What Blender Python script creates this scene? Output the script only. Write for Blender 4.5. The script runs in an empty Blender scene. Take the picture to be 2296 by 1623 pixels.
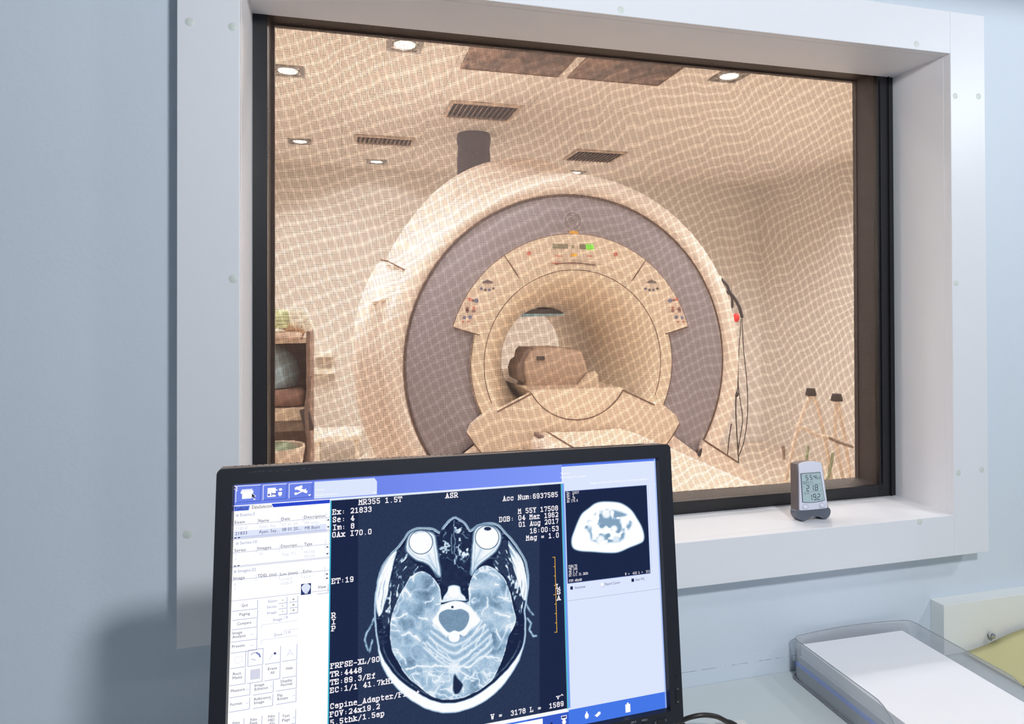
import bpy, bmesh, math, random, os
import numpy as np
from mathutils import Vector, Matrix

# ------------------------------------------------------------------ camera
F_PX, CX, CY = 1486.446, 1148.0, 811.5 - 136.379      # focal length and principal point in a 2296x1623 frame
YAW, PITCH, ROLL = 0.2516, 0.0077, -0.0029
EYE = np.array([0.0, -1.2, 1.51])


def _basis():
    c, s = math.cos(YAW), math.sin(YAW); cp, sp = math.cos(PITCH), math.sin(PITCH); cr, sr = math.cos(ROLL), math.sin(ROLL)
    r0 = np.array([c, -s, 0.0]); f0 = np.array([s, c, 0.0]); u0 = np.array([0, 0, 1.0])
    fwd = f0 * cp + u0 * sp; up = -f0 * sp + u0 * cp
    return r0 * cr + up * sr, fwd, -r0 * sr + up * cr


RIGHT, FWD, UP = _basis()


def ray(px, py):
    return RIGHT * ((px - CX) / F_PX) + FWD - UP * ((py - CY) / F_PX)


def on_y(px, py, y):
    d = ray(px, py); return EYE + d * ((y - EYE[1]) / d[1])


def on_z(px, py, z):
    d = ray(px, py); return EYE + d * ((z - EYE[2]) / d[2])


def project(P):
    P = np.asarray(P, float) - EYE
    x = P @ RIGHT; y = P @ FWD; z = P @ UP
    return CX + F_PX * x / y, CY - F_PX * z / y


S = bpy.context.scene
C = S.collection
cam_d = bpy.data.cameras.new('camera'); cam = bpy.data.objects.new('camera', cam_d); C.objects.link(cam)
cam.matrix_world = Matrix(((RIGHT[0], UP[0], -FWD[0], EYE[0]), (RIGHT[1], UP[1], -FWD[1], EYE[1]), (RIGHT[2], UP[2], -FWD[2], EYE[2]), (0, 0, 0, 1)))
cam_d.sensor_width = 36.0; cam_d.lens = 36.0 * F_PX / 2296.0
cam_d.shift_x = 0.0; cam_d.shift_y = -136.379 / 2296.0
cam_d.clip_start = 0.02; cam_d.clip_end = 60
S.camera = cam

# ------------------------------------------------------------------ world, exposure
w = bpy.data.worlds.new('world'); S.world = w; w.use_nodes = True
w.node_tree.nodes['Background'].inputs[0].default_value = (0.5, 0.55, 0.6, 1)
w.node_tree.nodes['Background'].inputs[1].default_value = 0.0
vs = S.view_settings
vs.view_transform = 'Standard'; vs.look = 'None'; vs.exposure = 0.0; vs.gamma = 1.0; vs.use_curve_mapping = False
cy = S.cycles
cy.max_bounces = 10; cy.diffuse_bounces = 5; cy.glossy_bounces = 3; cy.transmission_bounces = 6; cy.transparent_max_bounces = 16
cy.caustics_reflective = False; cy.caustics_refractive = False; cy.use_denoising = True
cy.sample_clamp_indirect = 6.0; cy.sample_clamp_direct = 3.5

ZC_CONTROL, ZC_SCAN = 2.32, 2.83
COOL = (0.95, 0.975, 1.0); WARM = (1.0, 0.955, 0.93)
P_CONTROL, P_SCAN = 29.5, 322.0


def lin(c):
    c = c / 255.0
    return c / 12.92 if c <= 0.04045 else ((c + 0.055) / 1.055) ** 2.4


def rgb(r, g, b):
    return (lin(r), lin(g), lin(b), 1.0)


# ------------------------------------------------------------------ materials
MATS = {}


def mat(name, col, rough=0.5, metal=0.0, bump=0.0, bscale=60.0, var=0.0, vscale=3.0, spec=0.5, coat=0.0, trans=0.0, alpha=1.0, emit=None, estr=1.0):
    if name in MATS: return MATS[name]
    m = bpy.data.materials.new(name); m.use_nodes = True; nt = m.node_tree; b = nt.nodes['Principled BSDF']
    b.inputs['Base Color'].default_value = col; b.inputs['Roughness'].default_value = rough; b.inputs['Metallic'].default_value = metal
    b.inputs['Specular IOR Level'].default_value = spec; b.inputs['Coat Weight'].default_value = coat
    b.inputs['Transmission Weight'].default_value = trans; b.inputs['Alpha'].default_value = alpha
    tc = nt.nodes.new('ShaderNodeTexCoord')
    if var > 0:
        n = nt.nodes.new('ShaderNodeTexNoise'); n.inputs['Scale'].default_value = vscale; n.inputs['Detail'].default_value = 6
        nt.links.new(tc.outputs['Object'], n.inputs['Vector'])
        mx = nt.nodes.new('ShaderNodeMix'); mx.data_type = 'RGBA'
        mx.inputs['A'].default_value = tuple(c * (1 - var) for c in col[:3]) + (1,)
        mx.inputs['B'].default_value = tuple(min(1, c * (1 + var)) for c in col[:3]) + (1,)
        nt.links.new(n.outputs['Fac'], mx.inputs['Factor']); nt.links.new(mx.outputs['Result'], b.inputs['Base Color'])
    if bump > 0:
        n2 = nt.nodes.new('ShaderNodeTexNoise'); n2.inputs['Scale'].default_value = bscale; n2.inputs['Detail'].default_value = 4
        nt.links.new(tc.outputs['Object'], n2.inputs['Vector'])
        bp = nt.nodes.new('ShaderNodeBump'); bp.inputs['Strength'].default_value = bump; bp.inputs['Distance'].default_value = 0.002
        nt.links.new(n2.outputs['Fac'], bp.inputs['Height']); nt.links.new(bp.outputs['Normal'], b.inputs['Normal'])
    if emit:
        b.inputs['Emission Color'].default_value = emit; b.inputs['Emission Strength'].default_value = estr
    MATS[name] = m
    return m


def emission_mat(name, col, strength=1.0, attr=None):
    if name in MATS: return MATS[name]
    m = bpy.data.materials.new(name); m.use_nodes = True; nt = m.node_tree; nt.nodes.clear()
    o = nt.nodes.new('ShaderNodeOutputMaterial'); e = nt.nodes.new('ShaderNodeEmission')
    e.inputs['Strength'].default_value = strength; e.inputs['Color'].default_value = col
    if attr:
        a = nt.nodes.new('ShaderNodeAttribute'); a.attribute_name = attr; nt.links.new(a.outputs['Color'], e.inputs['Color'])
    nt.links.new(e.outputs[0], o.inputs[0]); MATS[name] = m
    return m


def math_node(nt, op, a, b=None, c=None):
    n = nt.nodes.new('ShaderNodeMath'); n.operation = op
    for i, v in enumerate((a, b, c)):
        if v is None: continue
        if isinstance(v, (int, float)): n.inputs[i].default_value = v
        else: nt.links.new(v, n.inputs[i])
    return n.outputs[0]


def screen_cloth(name, px, pz, warp, seed, cov, col, shear=0.0):
    """woven wire cloth: two sets of threads, open between them"""
    m = bpy.data.materials.new(name); m.use_nodes = True; nt = m.node_tree; nt.nodes.clear()
    out = nt.nodes.new('ShaderNodeOutputMaterial')
    tc = nt.nodes.new('ShaderNodeTexCoord'); sep = nt.nodes.new('ShaderNodeSeparateXYZ'); nt.links.new(tc.outputs['Object'], sep.inputs[0])
    mp = nt.nodes.new('ShaderNodeMapping'); mp.inputs['Location'].default_value = (seed * 3.1, 0, seed * 1.7); nt.links.new(tc.outputs['Object'], mp.inputs[0])
    n1 = nt.nodes.new('ShaderNodeTexNoise'); n1.inputs['Scale'].default_value = 3.2; n1.inputs['Detail'].default_value = 1.5; nt.links.new(mp.outputs[0], n1.inputs['Vector'])
    mp2 = nt.nodes.new('ShaderNodeMapping'); mp2.inputs['Scale'].default_value = (8, 1, 4); nt.links.new(tc.outputs['Object'], mp2.inputs[0])
    n2 = nt.nodes.new('ShaderNodeTexNoise'); n2.inputs['Scale'].default_value = 1.6; n2.inputs['Detail'].default_value = 2; nt.links.new(mp2.outputs[0], n2.inputs['Vector'])
    s1 = nt.nodes.new('ShaderNodeSeparateColor'); nt.links.new(n1.outputs['Color'], s1.inputs[0])
    s2 = nt.nodes.new('ShaderNodeSeparateColor'); nt.links.new(n2.outputs['Color'], s2.inputs[0])
    wx = math_node(nt, 'ADD', math_node(nt, 'MULTIPLY', s1.outputs[0], warp * 3.0), math_node(nt, 'MULTIPLY', s2.outputs[0], warp * 0.5))
    wz = math_node(nt, 'ADD', math_node(nt, 'MULTIPLY', s1.outputs[1], warp * 3.5), math_node(nt, 'MULTIPLY', s2.outputs[1], warp * 1.2))

    def threads(co, wv, p):
        v = math_node(nt, 'MULTIPLY', math_node(nt, 'ADD', co, wv), 2 * math.pi / p)
        s = math_node(nt, 'MULTIPLY_ADD', math_node(nt, 'SINE', v), 0.5, 0.5)
        mr = nt.nodes.new('ShaderNodeMapRange'); mr.interpolation_type = 'SMOOTHSTEP'
        th = 0.5 + 0.5 * math.cos(math.pi * cov)
        mr.inputs['From Min'].default_value = th - 0.03; mr.inputs['From Max'].default_value = th + 0.03
        nt.links.new(s, mr.inputs['Value']); return mr.outputs[0]
    zz = math_node(nt, 'MULTIPLY_ADD', sep.outputs[0], shear, sep.outputs[2]); xx = math_node(nt, 'MULTIPLY_ADD', sep.outputs[2], -shear, sep.outputs[0])
    fx = threads(xx, wx, px); fz = threads(zz, wz, pz)
    fac = math_node(nt, 'MAXIMUM', fx, fz)
    tr = nt.nodes.new('ShaderNodeBsdfTransparent')
    d = nt.nodes.new('ShaderNodeBsdfPrincipled'); d.inputs['Base Color'].default_value = col; d.inputs['Roughness'].default_value = 0.5; d.inputs['Metallic'].default_value = 0.3
    mx = nt.nodes.new('ShaderNodeMixShader'); nt.links.new(fac, mx.inputs[0]); nt.links.new(tr.outputs[0], mx.inputs[1]); nt.links.new(d.outputs[0], mx.inputs[2])
    nt.links.new(mx.outputs[0], out.inputs[0])
    return m


def pane_mat():
    m = bpy.data.materials.new('window_glass'); m.use_nodes = True; nt = m.node_tree; nt.nodes.clear()
    out = nt.nodes.new('ShaderNodeOutputMaterial'); fr = nt.nodes.new('ShaderNodeFresnel'); fr.inputs[0].default_value = 1.5
    tr = nt.nodes.new('ShaderNodeBsdfTransparent'); tr.inputs[0].default_value = (0.985, 0.985, 0.98, 1)
    g = nt.nodes.new('ShaderNodeBsdfGlossy'); g.inputs['Roughness'].default_value = 0.0
    mx = nt.nodes.new('ShaderNodeMixShader'); nt.links.new(math_node(nt, 'MULTIPLY', fr.outputs[0], 0.004), mx.inputs[0]); nt.links.new(tr.outputs[0], mx.inputs[1]); nt.links.new(g.outputs[0], mx.inputs[2])
    nt.links.new(mx.outputs[0], out.inputs[0])
    return m


# ------------------------------------------------------------------ mesh helpers
def obj(name, bm, m, parent=None, smooth=False, loc=None):
    me = bpy.data.meshes.new(name)
    bmesh.ops.recalc_face_normals(bm, faces=bm.faces)
    if loc is not None: bmesh.ops.translate(bm, verts=bm.verts, vec=-Vector(loc))
    bm.to_mesh(me); bm.free()
    for mm in (m if isinstance(m, (list, tuple)) else [m]): me.materials.append(mm)
    o = bpy.data.objects.new(name, me); C.objects.link(o)
    if loc is not None: o.location = loc
    if parent is not None: o.parent = parent
    if smooth:
        for p in me.polygons: p.use_smooth = True
        me.set_sharp_from_angle(angle=math.radians(smooth if smooth is not True else 35))
    return o


def thing(name, label, cat, loc=(0, 0, 0), rotz=0.0, group=None, rot=None):
    o = bpy.data.objects.new(name, None); C.objects.link(o); o.location = loc; o.rotation_euler = rot if rot else (0, 0, rotz)
    o.empty_display_size = 0.05
    tag(o, label, cat, group); return o


def tag(o, label, cat, group=None, kind=None):
    o['label'] = label; o['category'] = cat
    if group: o['group'] = group
    if kind: o['kind'] = kind
    return o


def struct(name, bm, m, parent=None, smooth=False, label=None, cat=None):
    o = obj(name, bm, m, parent, smooth)
    if parent is None:
        o['kind'] = 'structure'
        if label: o['label'] = label
        if cat: o['category'] = cat
    return o


def box(bm, x0, x1, y0, y1, z0, z1, bev=0.0, seg=2, M=None):
    r = bmesh.ops.create_cube(bm, size=1.0)
    vs_ = r['verts']
    for v in vs_:
        v.co = Vector((x0 + (v.co.x + .5) * (x1 - x0), y0 + (v.co.y + .5) * (y1 - y0), z0 + (v.co.z + .5) * (z1 - z0)))
    if bev > 0:
        es = list({e for v in vs_ for e in v.link_edges})
        rr = bmesh.ops.bevel(bm, geom=es, offset=bev, segments=seg, profile=0.5, affect='EDGES')
        vs_ = rr['verts'] if False else list({v for f in rr['faces'] for v in f.verts} | {v for v in vs_ if v.is_valid})
    if M is not None: bmesh.ops.transform(bm, matrix=M, verts=[v for v in vs_ if v.is_valid])
    return bm


def nb(): return bmesh.new()


def bx(*a, **k): return box(nb(), *a, **k)


def prism(bm, pts, z0, z1, M=None, bev=0.0):
    """polygon pts (x, y) extruded z0..z1, then transformed by M"""
    lo = [bm.verts.new((p[0], p[1], z0)) for p in pts]; hi = [bm.verts.new((p[0], p[1], z1)) for p in pts]
    n = len(pts)
    fs = [bm.faces.new(lo[::-1]), bm.faces.new(hi)]
    for i in range(n): fs.append(bm.faces.new((lo[i], lo[(i + 1) % n], hi[(i + 1) % n], hi[i])))
    allv = lo + hi
    if bev > 0:
        es = [e for e in fs[1].edges]
        r = bmesh.ops.bevel(bm, geom=es, offset=bev, segments=2, profile=0.5, affect='EDGES')
        allv = list({v for v in allv if v.is_valid} | {v for f in r['faces'] for v in f.verts})
    if M is not None: bmesh.ops.transform(bm, matrix=M, verts=allv)
    return bm


def tube(bm, pts, r, n=10, caps=True, closed=False):
    pts = [Vector(p) for p in pts]; rings = []
    N = len(pts); up = None
    for i, p in enumerate(pts):
        a = pts[(i - 1) % N] if (i > 0 or closed) else p; b = pts[(i + 1) % N] if (i < N - 1 or closed) else p
        t = (b - a).normalized()
        if up is None: up = Vector((0, 0, 1)) if abs(t.z) < .9 else Vector((1, 0, 0))
        s = t.cross(up).normalized(); up = s.cross(t).normalized()
        rr = r[i] if isinstance(r, (list, tuple)) else r
        rings.append([bm.verts.new(p + s * (rr * math.cos(2 * math.pi * k / n)) + up * (rr * math.sin(2 * math.pi * k / n))) for k in range(n)])
    for i in range(N - (0 if closed else 1)):
        A, B = rings[i], rings[(i + 1) % N]
        for k in range(n): bm.faces.new((A[k], A[(k + 1) % n], B[(k + 1) % n], B[k]))
    if caps and not closed: bm.faces.new(rings[0][::-1]); bm.faces.new(rings[-1])
    return bm


def spline(pts, n=8):
    P = [Vector(p) for p in pts]; out = []
    for i in range(len(P) - 1):
        p0 = P[max(i - 1, 0)]; p1 = P[i]; p2 = P[i + 1]; p3 = P[min(i + 2, len(P) - 1)]
        for k in range(n):
            t = k / n
            out.append(0.5 * ((2 * p1) + (-p0 + p2) * t + (2 * p0 - 5 * p1 + 4 * p2 - p3) * t * t + (-p0 + 3 * p1 - 3 * p2 + p3) * t ** 3))
    out.append(P[-1]); return out


def lathe(bm, prof, n=48, M=None, a0=0.0, a1=2 * math.pi, close=False):
    """profile (r, z) revolved about z"""
    full = abs(a1 - a0 - 2 * math.pi) < 1e-6; m = n if full else n + 1; rings = []
    for r, z in prof:
        rings.append([bm.verts.new((r * math.cos(a0 + (a1 - a0) * k / n), r * math.sin(a0 + (a1 - a0) * k / n), z)) for k in range(m)])
    allv = [v for R_ in rings for v in R_]
    L = len(rings)
    for i in range(L if close else L - 1):
        A, B = rings[i], rings[(i + 1) % L]
        for k in range(n if full else m - 1):
            bm.faces.new((A[k], A[(k + 1) % m], B[(k + 1) % m], B[k]))
    if not full and close:
        bm.faces.new([R_[0] for R_ in rings]); bm.faces.new([R_[-1] for R_ in rings][::-1])
    if M is not None: bmesh.ops.transform(bm, matrix=M, verts=allv)
    return bm


def cyl(bm, r, z0, z1, n=24, M=None):
    return lathe(bm, [(1e-4, z0), (r, z0), (r, z1), (1e-4, z1)], n, M)


AX_Y = lambda x, y, z: Matrix.Translation((x, y, z)) @ Matrix.Rotation(math.pi / 2, 4, 'X')     # local z -> -Y (towards the control room), local y -> Z


def copy_tree(root):
    r = root.copy(); C.objects.link(r)
    for ch in list(root.children):
        c = ch.copy(); C.objects.link(c); c.parent = r
        for g in list(ch.children):
            d = g.copy(); C.objects.link(d); d.parent = c
    return r


# ================================================================== SETTING
wall_paint = mat('pale_blue_wall_paint', rgb(207, 217, 228), 0.6, bump=0.25, bscale=70, var=0.035, vscale=2.2, spec=0.3)
trim_white = mat('white_laminate', rgb(222, 224, 230), 0.42, var=0.012, vscale=4)
cream = mat('scan_room_cream_paint', rgb(227, 221, 214), 0.7, bump=0.1, bscale=60, var=0.03, vscale=1.5)
blackm = mat('black_aluminium', rgb(22, 22, 26), 0.35, bump=0.05, bscale=300)
seamm = mat('seam_grey', rgb(120, 122, 128), 0.8)
ceil_white = mat('control_ceiling_white', rgb(196, 198, 200), 0.8)
room_paint = mat('grey_room_paint', rgb(160, 166, 172), 0.6)
floor_grey = mat('control_floor_vinyl', rgb(120, 128, 134), 0.4, var=0.06, vscale=12)

XL0, XL1, XR1, XR0 = -0.2642, -0.1668, 1.3333, 1.4312
ZT0, ZT1, ZB1, ZB0 = 2.174, 2.0784, 1.0375, 0.9462
YW = 0.050                      # face of the wall; the trim's face is at y = 0
YG, YB, YN = 0.162, 0.242, 0.262     # black frame, its far edge, scan-room face of the wall
RX0, RX1, RY0 = -1.7, 3.2, -3.0      # control room
SX0, SX1, SY1 = -1.05, 4.55, 5.30    # scan room


def wall_with_hole(y0, y1, x0, x1, z1, hx0, hx1, hz0, hz1):
    b = nb()
    box(b, x0, hx0, y0, y1, 0, z1); box(b, hx1, x1, y0, y1, 0, z1); box(b, hx0, hx1, y0, y1, 0, hz0); box(b, hx0, hx1, y0, y1, hz1, z1)
    return b


# wall paint with the scratched pencil line above the desk
def scratched_wall():
    m = mat('pale_blue_wall_paint_scratched', rgb(207, 217, 228), 0.6, bump=0.25, bscale=70, var=0.035, vscale=2.2, spec=0.3)
    nt = m.node_tree; b = nt.nodes['Principled BSDF']; src = b.inputs['Base Color'].links[0].from_socket
    tc = nt.nodes.new('ShaderNodeTexCoord'); sp = nt.nodes.new('ShaderNodeSeparateXYZ'); nt.links.new(tc.outputs['Object'], sp.inputs[0])
    n = nt.nodes.new('ShaderNodeTexNoise'); n.inputs['Scale'].default_value = 90; n.inputs['Detail'].default_value = 3; nt.links.new(tc.outputs['Object'], n.inputs['Vector'])
    h = math_node(nt, 'ABSOLUTE', math_node(nt, 'SUBTRACT', math_node(nt, 'MULTIPLY_ADD', n.outputs['Fac'], 0.003, sp.outputs[2]), 0.7505))
    ln = math_node(nt, 'LESS_THAN', h, 0.0006); dash = math_node(nt, 'GREATER_THAN', n.outputs['Fac'], 0.5)
    xin = math_node(nt, 'MULTIPLY', math_node(nt, 'GREATER_THAN', sp.outputs[0], 0.6), math_node(nt, 'LESS_THAN', sp.outputs[0], 1.1))
    f = math_node(nt, 'MULTIPLY', math_node(nt, 'MULTIPLY', ln, dash), math_node(nt, 'MULTIPLY', xin, 0.5))
    mx = nt.nodes.new('ShaderNodeMix'); mx.data_type = 'RGBA'; nt.links.new(f, mx.inputs['Factor']); nt.links.new(src, mx.inputs['A']); mx.inputs['B'].default_value = rgb(70, 75, 85)
    nt.links.new(mx.outputs['Result'], b.inputs['Base Color']); return m


struct('wall_front', wall_with_hole(YW, YB + 0.001, RX0 - .1, RX1 + .1, ZC_CONTROL + .3, XL1 - .012, XR1 + .012, ZB1 - .012, ZT1 + .034), scratched_wall(),
       label='pale blue painted wall around the observation window', cat='wall')
struct('wall_back', bx(RX0, RX1, RY0 - .1, RY0, 0, ZC_CONTROL), room_paint)
struct('wall_left', bx(RX0 - .1, RX0, RY0, YW, 0, ZC_CONTROL), room_paint)
struct('wall_right', bx(RX1, RX1 + .1, RY0, YW, 0, ZC_CONTROL), room_paint)
struct('floor', bx(RX0, RX1, RY0, YW, -.05, 0), floor_grey)
struct('ceiling', bx(RX0, RX1, RY0, YW, ZC_CONTROL, ZC_CONTROL + .05), ceil_white)

# trim boards round the opening and the lining (reveal) boards
cap_m = mat('screw_cap_cream', rgb(205, 212, 208), 0.45)


def screw_cap(parent, px, py, r=0.0072):
    p = on_y(px, py, 0.0); b = nb()
    lathe(b, [(1e-4, 0.0004), (r * .92, 0.0004), (r, 0.0001), (r, -0.0002)], 24, AX_Y(p[0], 0.0, p[2]))
    o = obj('screw_cap', b, cap_m, parent, True); return o


t1 = struct('trim_1', bx(XL0, XL1, 0, YW, ZB0, ZT0 + .1, bev=.0012), trim_white, label='white board trim down the near side of the observation window', cat='window trim')
for p in ((425, 49), (522, 60), (523, 625), (420, 1198)): screw_cap(t1, *p)
t2 = struct('trim_2', bx(XR1, XR0, 0, YW, ZB0, ZT0, bev=.0012), trim_white, label='white board trim down the far side of the observation window', cat='window trim')
for p in ((2142, 215), (2194, 216), (2144, 635), (2149, 1060), (2201, 1053)): screw_cap(t2, *p, r=.0068)
t3 = struct('trim_3', bx(XL1, XR1, 0, YW, ZT1, ZT0, bev=.0012), trim_white, label='white board trim across the top of the observation window', cat='window trim')
for p in ((1392, 22), (2055, 99)): screw_cap(t3, *p, r=.0072)
t4 = struct('trim_4', bx(XL1, XR1, 0, YW, ZB0, ZB1, bev=.0012), trim_white, label='white board trim below the sill of the observation window', cat='window trim')
screw_cap(t4, 2062, 1170, r=.0068)

win = bpy.data.objects.new('window_1', None); C.objects.link(win); win.location = ((XL1 + XR1) / 2, YG, ZB1); win['kind'] = 'structure'
win['label'] = 'observation window in a deep white opening, covered with fine wire mesh'; win['category'] = 'window'
wloc = Vector(win.location)


def wpart(name, b, m, smooth=False):
    bmesh.ops.translate(b, verts=b.verts, vec=-wloc)
    return obj(name, b, m, win, smooth)


YR = 0.019; IN = 0.0004
wpart('sill_board', bx(XL1 - .012, XR1 + .012, YR, YG, ZB1 - .012, ZB1 + IN), trim_white)
wpart('head_board', bx(XL1 - .012, XR1 + .012, YR, YG, ZT1 - IN, ZT1 + .012), trim_white)
wpart('jamb_board', bx(XL1 - .012, XL1 + IN, YR, YG, ZB1, ZT1), trim_white)
wpart('jamb_board', bx(XR1 - IN, XR1 + .012, YR, YG, ZB1, ZT1), trim_white)
# black frame: front members and cavity lining
FL, FR, FB = 0.0275, 0.047, 0.029
b = nb()
box(b, XL1 - .01, XL1 + FL, YG, YG + .012, ZB1, ZT1, bev=.001); box(b, XR1 - FR, XR1 + .01, YG, YG + .012, ZB1, ZT1, bev=.001)
box(b, XL1 + FL, XR1 - FR, YG, YG + .012, ZB1 - .01, ZB1 + FB, bev=.001); box(b, XL1 + FL, XR1 - FR, YG, YG + .012, ZT1 + .013, ZT1 + .033)
box(b, XR1 - FR + .006, XR1 - FR + .0085, YG - .003, YG, ZB1 + .03, ZT1 - .01); box(b, XR1 - .016, XR1 - .0135, YG - .004, YG, ZB1, ZT1)
wpart('black_frame', b, blackm)
cav = mat('cavity_bronze_metal', rgb(50, 44, 41), 0.55, bump=.1, bscale=200)
b = nb()
cx0, cx1, cz0, cz1 = XL1 + FL, XR1 - FR, ZB1 + FB, ZT1 + .012
for a in ((cx0 - .02, cx0, cz0 - .02, cz1 + .03), (cx1, cx1 + .02, cz0 - .02, cz1 + .03)): box(b, a[0], a[1], YG + .012, YB - .012, a[2], cz1 + .018)
box(b, cx0, cx1, YG + .012, YB - .012, cz0 - .02, cz0); box(b, cx0, cx1, YG + .012, YB - .012, cz1, cz1 + .018)
wpart('cavity_lining', b, cav)
b = nb()
for a in ((XL1 - .012, cx0 + .007), (cx1 - .002, XR1 + .012)): box(b, a[0], a[1], YB - .012, YB, ZB1 - .012, ZT1 + .032)
box(b, cx0 + .007, cx1 - .002, YB - .012, YB, ZB1 - .012, cz0 - .001); box(b, cx0 + .007, cx1 - .002, YB - .012, YB, ZT1 + .0075, ZT1 + .032)
wpart('rear_frame', b, mat('rear_frame_brown', rgb(48, 40, 36), 0.5))


def sheet(name, y, m, e=.004):
    b = nb(); vs_ = [b.verts.new(p) for p in ((cx0 - e, y, cz0 - e), (cx1 + e, y, cz0 - e), (cx1 + e, y, cz1 + e), (cx0 - e, y, cz1 + e))]; b.faces.new(vs_)
    return wpart(name, b, m)


MESH_COL = rgb(86, 67, 60)
sheet('wire_mesh', YG + .010, screen_cloth('front_wire_cloth', 0.00190, 0.00190, 0.0020, 1.0, 0.22, MESH_COL), -.0005)
sheet('wire_mesh', YB - .014, screen_cloth('rear_wire_cloth', 0.00178, 0.00183, 0.0020, 7.0, 0.22, MESH_COL, -0.034), -.0005)
wpart('glass_pane', bx(cx0 + .0005, cx1 - .0005, YG + .003, YG + .006, cz0 + .0005, cz1 - .0005), pane_mat())

# ================================================================== SCAN ROOM
ceil_tile = mat('scan_room_ceiling_tile', rgb(229, 221, 211), 0.8, bump=.1, bscale=120)


def tile_ceiling():
    nt = ceil_tile.node_tree; b = nt.nodes['Principled BSDF']
    tc = nt.nodes.new('ShaderNodeTexCoord'); sp = nt.nodes.new('ShaderNodeSeparateXYZ'); nt.links.new(tc.outputs['Object'], sp.inputs[0])

    def ln(s, off):
        f = math_node(nt, 'FRACT', math_node(nt, 'DIVIDE', math_node(nt, 'ADD', s, off), 0.6)); return math_node(nt, 'LESS_THAN', f, 0.009)
    k = math_node(nt, 'MULTIPLY', math_node(nt, 'MAXIMUM', ln(sp.outputs[0], 1.2), ln(sp.outputs[1], 0.0)), 0.4)
    mx = nt.nodes.new('ShaderNodeMix'); mx.data_type = 'RGBA'; nt.links.new(k, mx.inputs['Factor'])
    mx.inputs['A'].default_value = rgb(229, 221, 211); mx.inputs['B'].default_value = rgb(120, 104, 92); nt.links.new(mx.outputs['Result'], b.inputs['Base Color'])


tile_ceiling()
struct('wall_scanner_side', wall_with_hole(YB + .002, YN, SX0 - .1, SX1 + .1, ZC_SCAN + .05, XL1 - .012, XR1 + .012, ZB1 - .012, ZT1 + .034), cream)
struct('wall_scanner_back', bx(SX0 - .1, SX1 + .1, SY1, SY1 + .1, 0, ZC_SCAN + .05), cream)
struct('wall_scanner_left', bx(SX0 - .1, SX0, YN, SY1, 0, ZC_SCAN + .05), cream)
struct('wall_scanner_right', bx(SX1, SX1 + .1, YN, SY1, 0, ZC_SCAN + .05), cream)
struct('floor_scanner', bx(SX0, SX1, YN, SY1, -.05, 0), mat('scan_floor_vinyl', rgb(206, 192, 176), 0.35, var=.05, vscale=8))
struct('ceiling_scanner', bx(SX0, SX1, YN, SY1, ZC_SCAN, ZC_SCAN + .04), ceil_tile)

# ceiling lamps (the light of both rooms)
steel = mat('brushed_steel', rgb(150, 146, 142), 0.3, metal=0.9)
lamp_glow = emission_mat('lamp_glow_warm', (1.0, 0.93, 0.84, 1), 22.0)
lamp_glow_c = emission_mat('lamp_glow_cool', (0.9, 0.95, 1.0, 1), 3.0)


def downlight(x, y, zc, power, col, label, group, glow, spot=True, s=.088, size=.07, angle=150, blend=.6):
    t = thing('downlight', label, 'ceiling light', (x, y, zc), group=group)
    b = nb()
    for a in ((-s, s, -s, -s + .022), (-s, s, s - .022, s), (-s, -s + .022, -s + .022, s - .022), (s - .022, s, -s + .022, s - .022)): box(b, a[0], a[1], a[2], a[3], -.007, 0)
    obj('frame', b, steel, t)
    b = nb(); lathe(b, [(.066, -.006), (.060, -.002), (.055, -.001)], 32); obj('reflector_ring', b, steel, t, True)
    b = nb(); cyl(b, .052, -.004, -.002, 32); obj('lamp_disc', b, glow, t)
    ld = bpy.data.lights.new('lamp', 'SPOT' if spot else 'AREA'); ld.energy = power; ld.color = col
    if spot: ld.spot_size = math.radians(angle); ld.spot_blend = blend; ld.shadow_soft_size = size
    else: ld.shape = 'DISK'; ld.size = size
    lo = bpy.data.objects.new('lamp_light', ld); C.objects.link(lo); lo.parent = t; lo.location = (0, 0, -.014 if angle < 170 else -.05)
    return t


SCAN_LAMPS = [(.31, 2.16, 'square downlight set in the scan-room ceiling above the blank area near the window, brightest one'),
              (-.29, 2.69, 'square downlight at the near corner of the scan-room ceiling beside the black window frame'),
              (-.32, 4.33, 'small square downlight over the far shelf corner of the scan room'),
              (.31, 4.94, 'small square downlight close to the back wall above its round light pool'),
              (2.16, 2.17, 'square downlight beside the dark ceiling panels, on the side with the narrow wall'),
              (2.24, 4.98, 'small downlight seen just over the top edge of the scanner')]
for x, y, l in SCAN_LAMPS:
    downlight(x, y, ZC_SCAN, P_SCAN * (.42 if y > 4 else 1.0), WARM, l, None, lamp_glow)
# unseen lamps added to brighten the scan room and the scanner's front
for x, y in ((3.9, 2.17), (4.2, 2.95), (1.23, .75), (3.4, .75), (-.4, .9)):
    downlight(x, y, ZC_SCAN, P_SCAN * (.4 if y < 1 else 1.0), WARM, 'unseen square downlight added to light the scan room', 'added unseen scan room downlights', lamp_glow)

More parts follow.
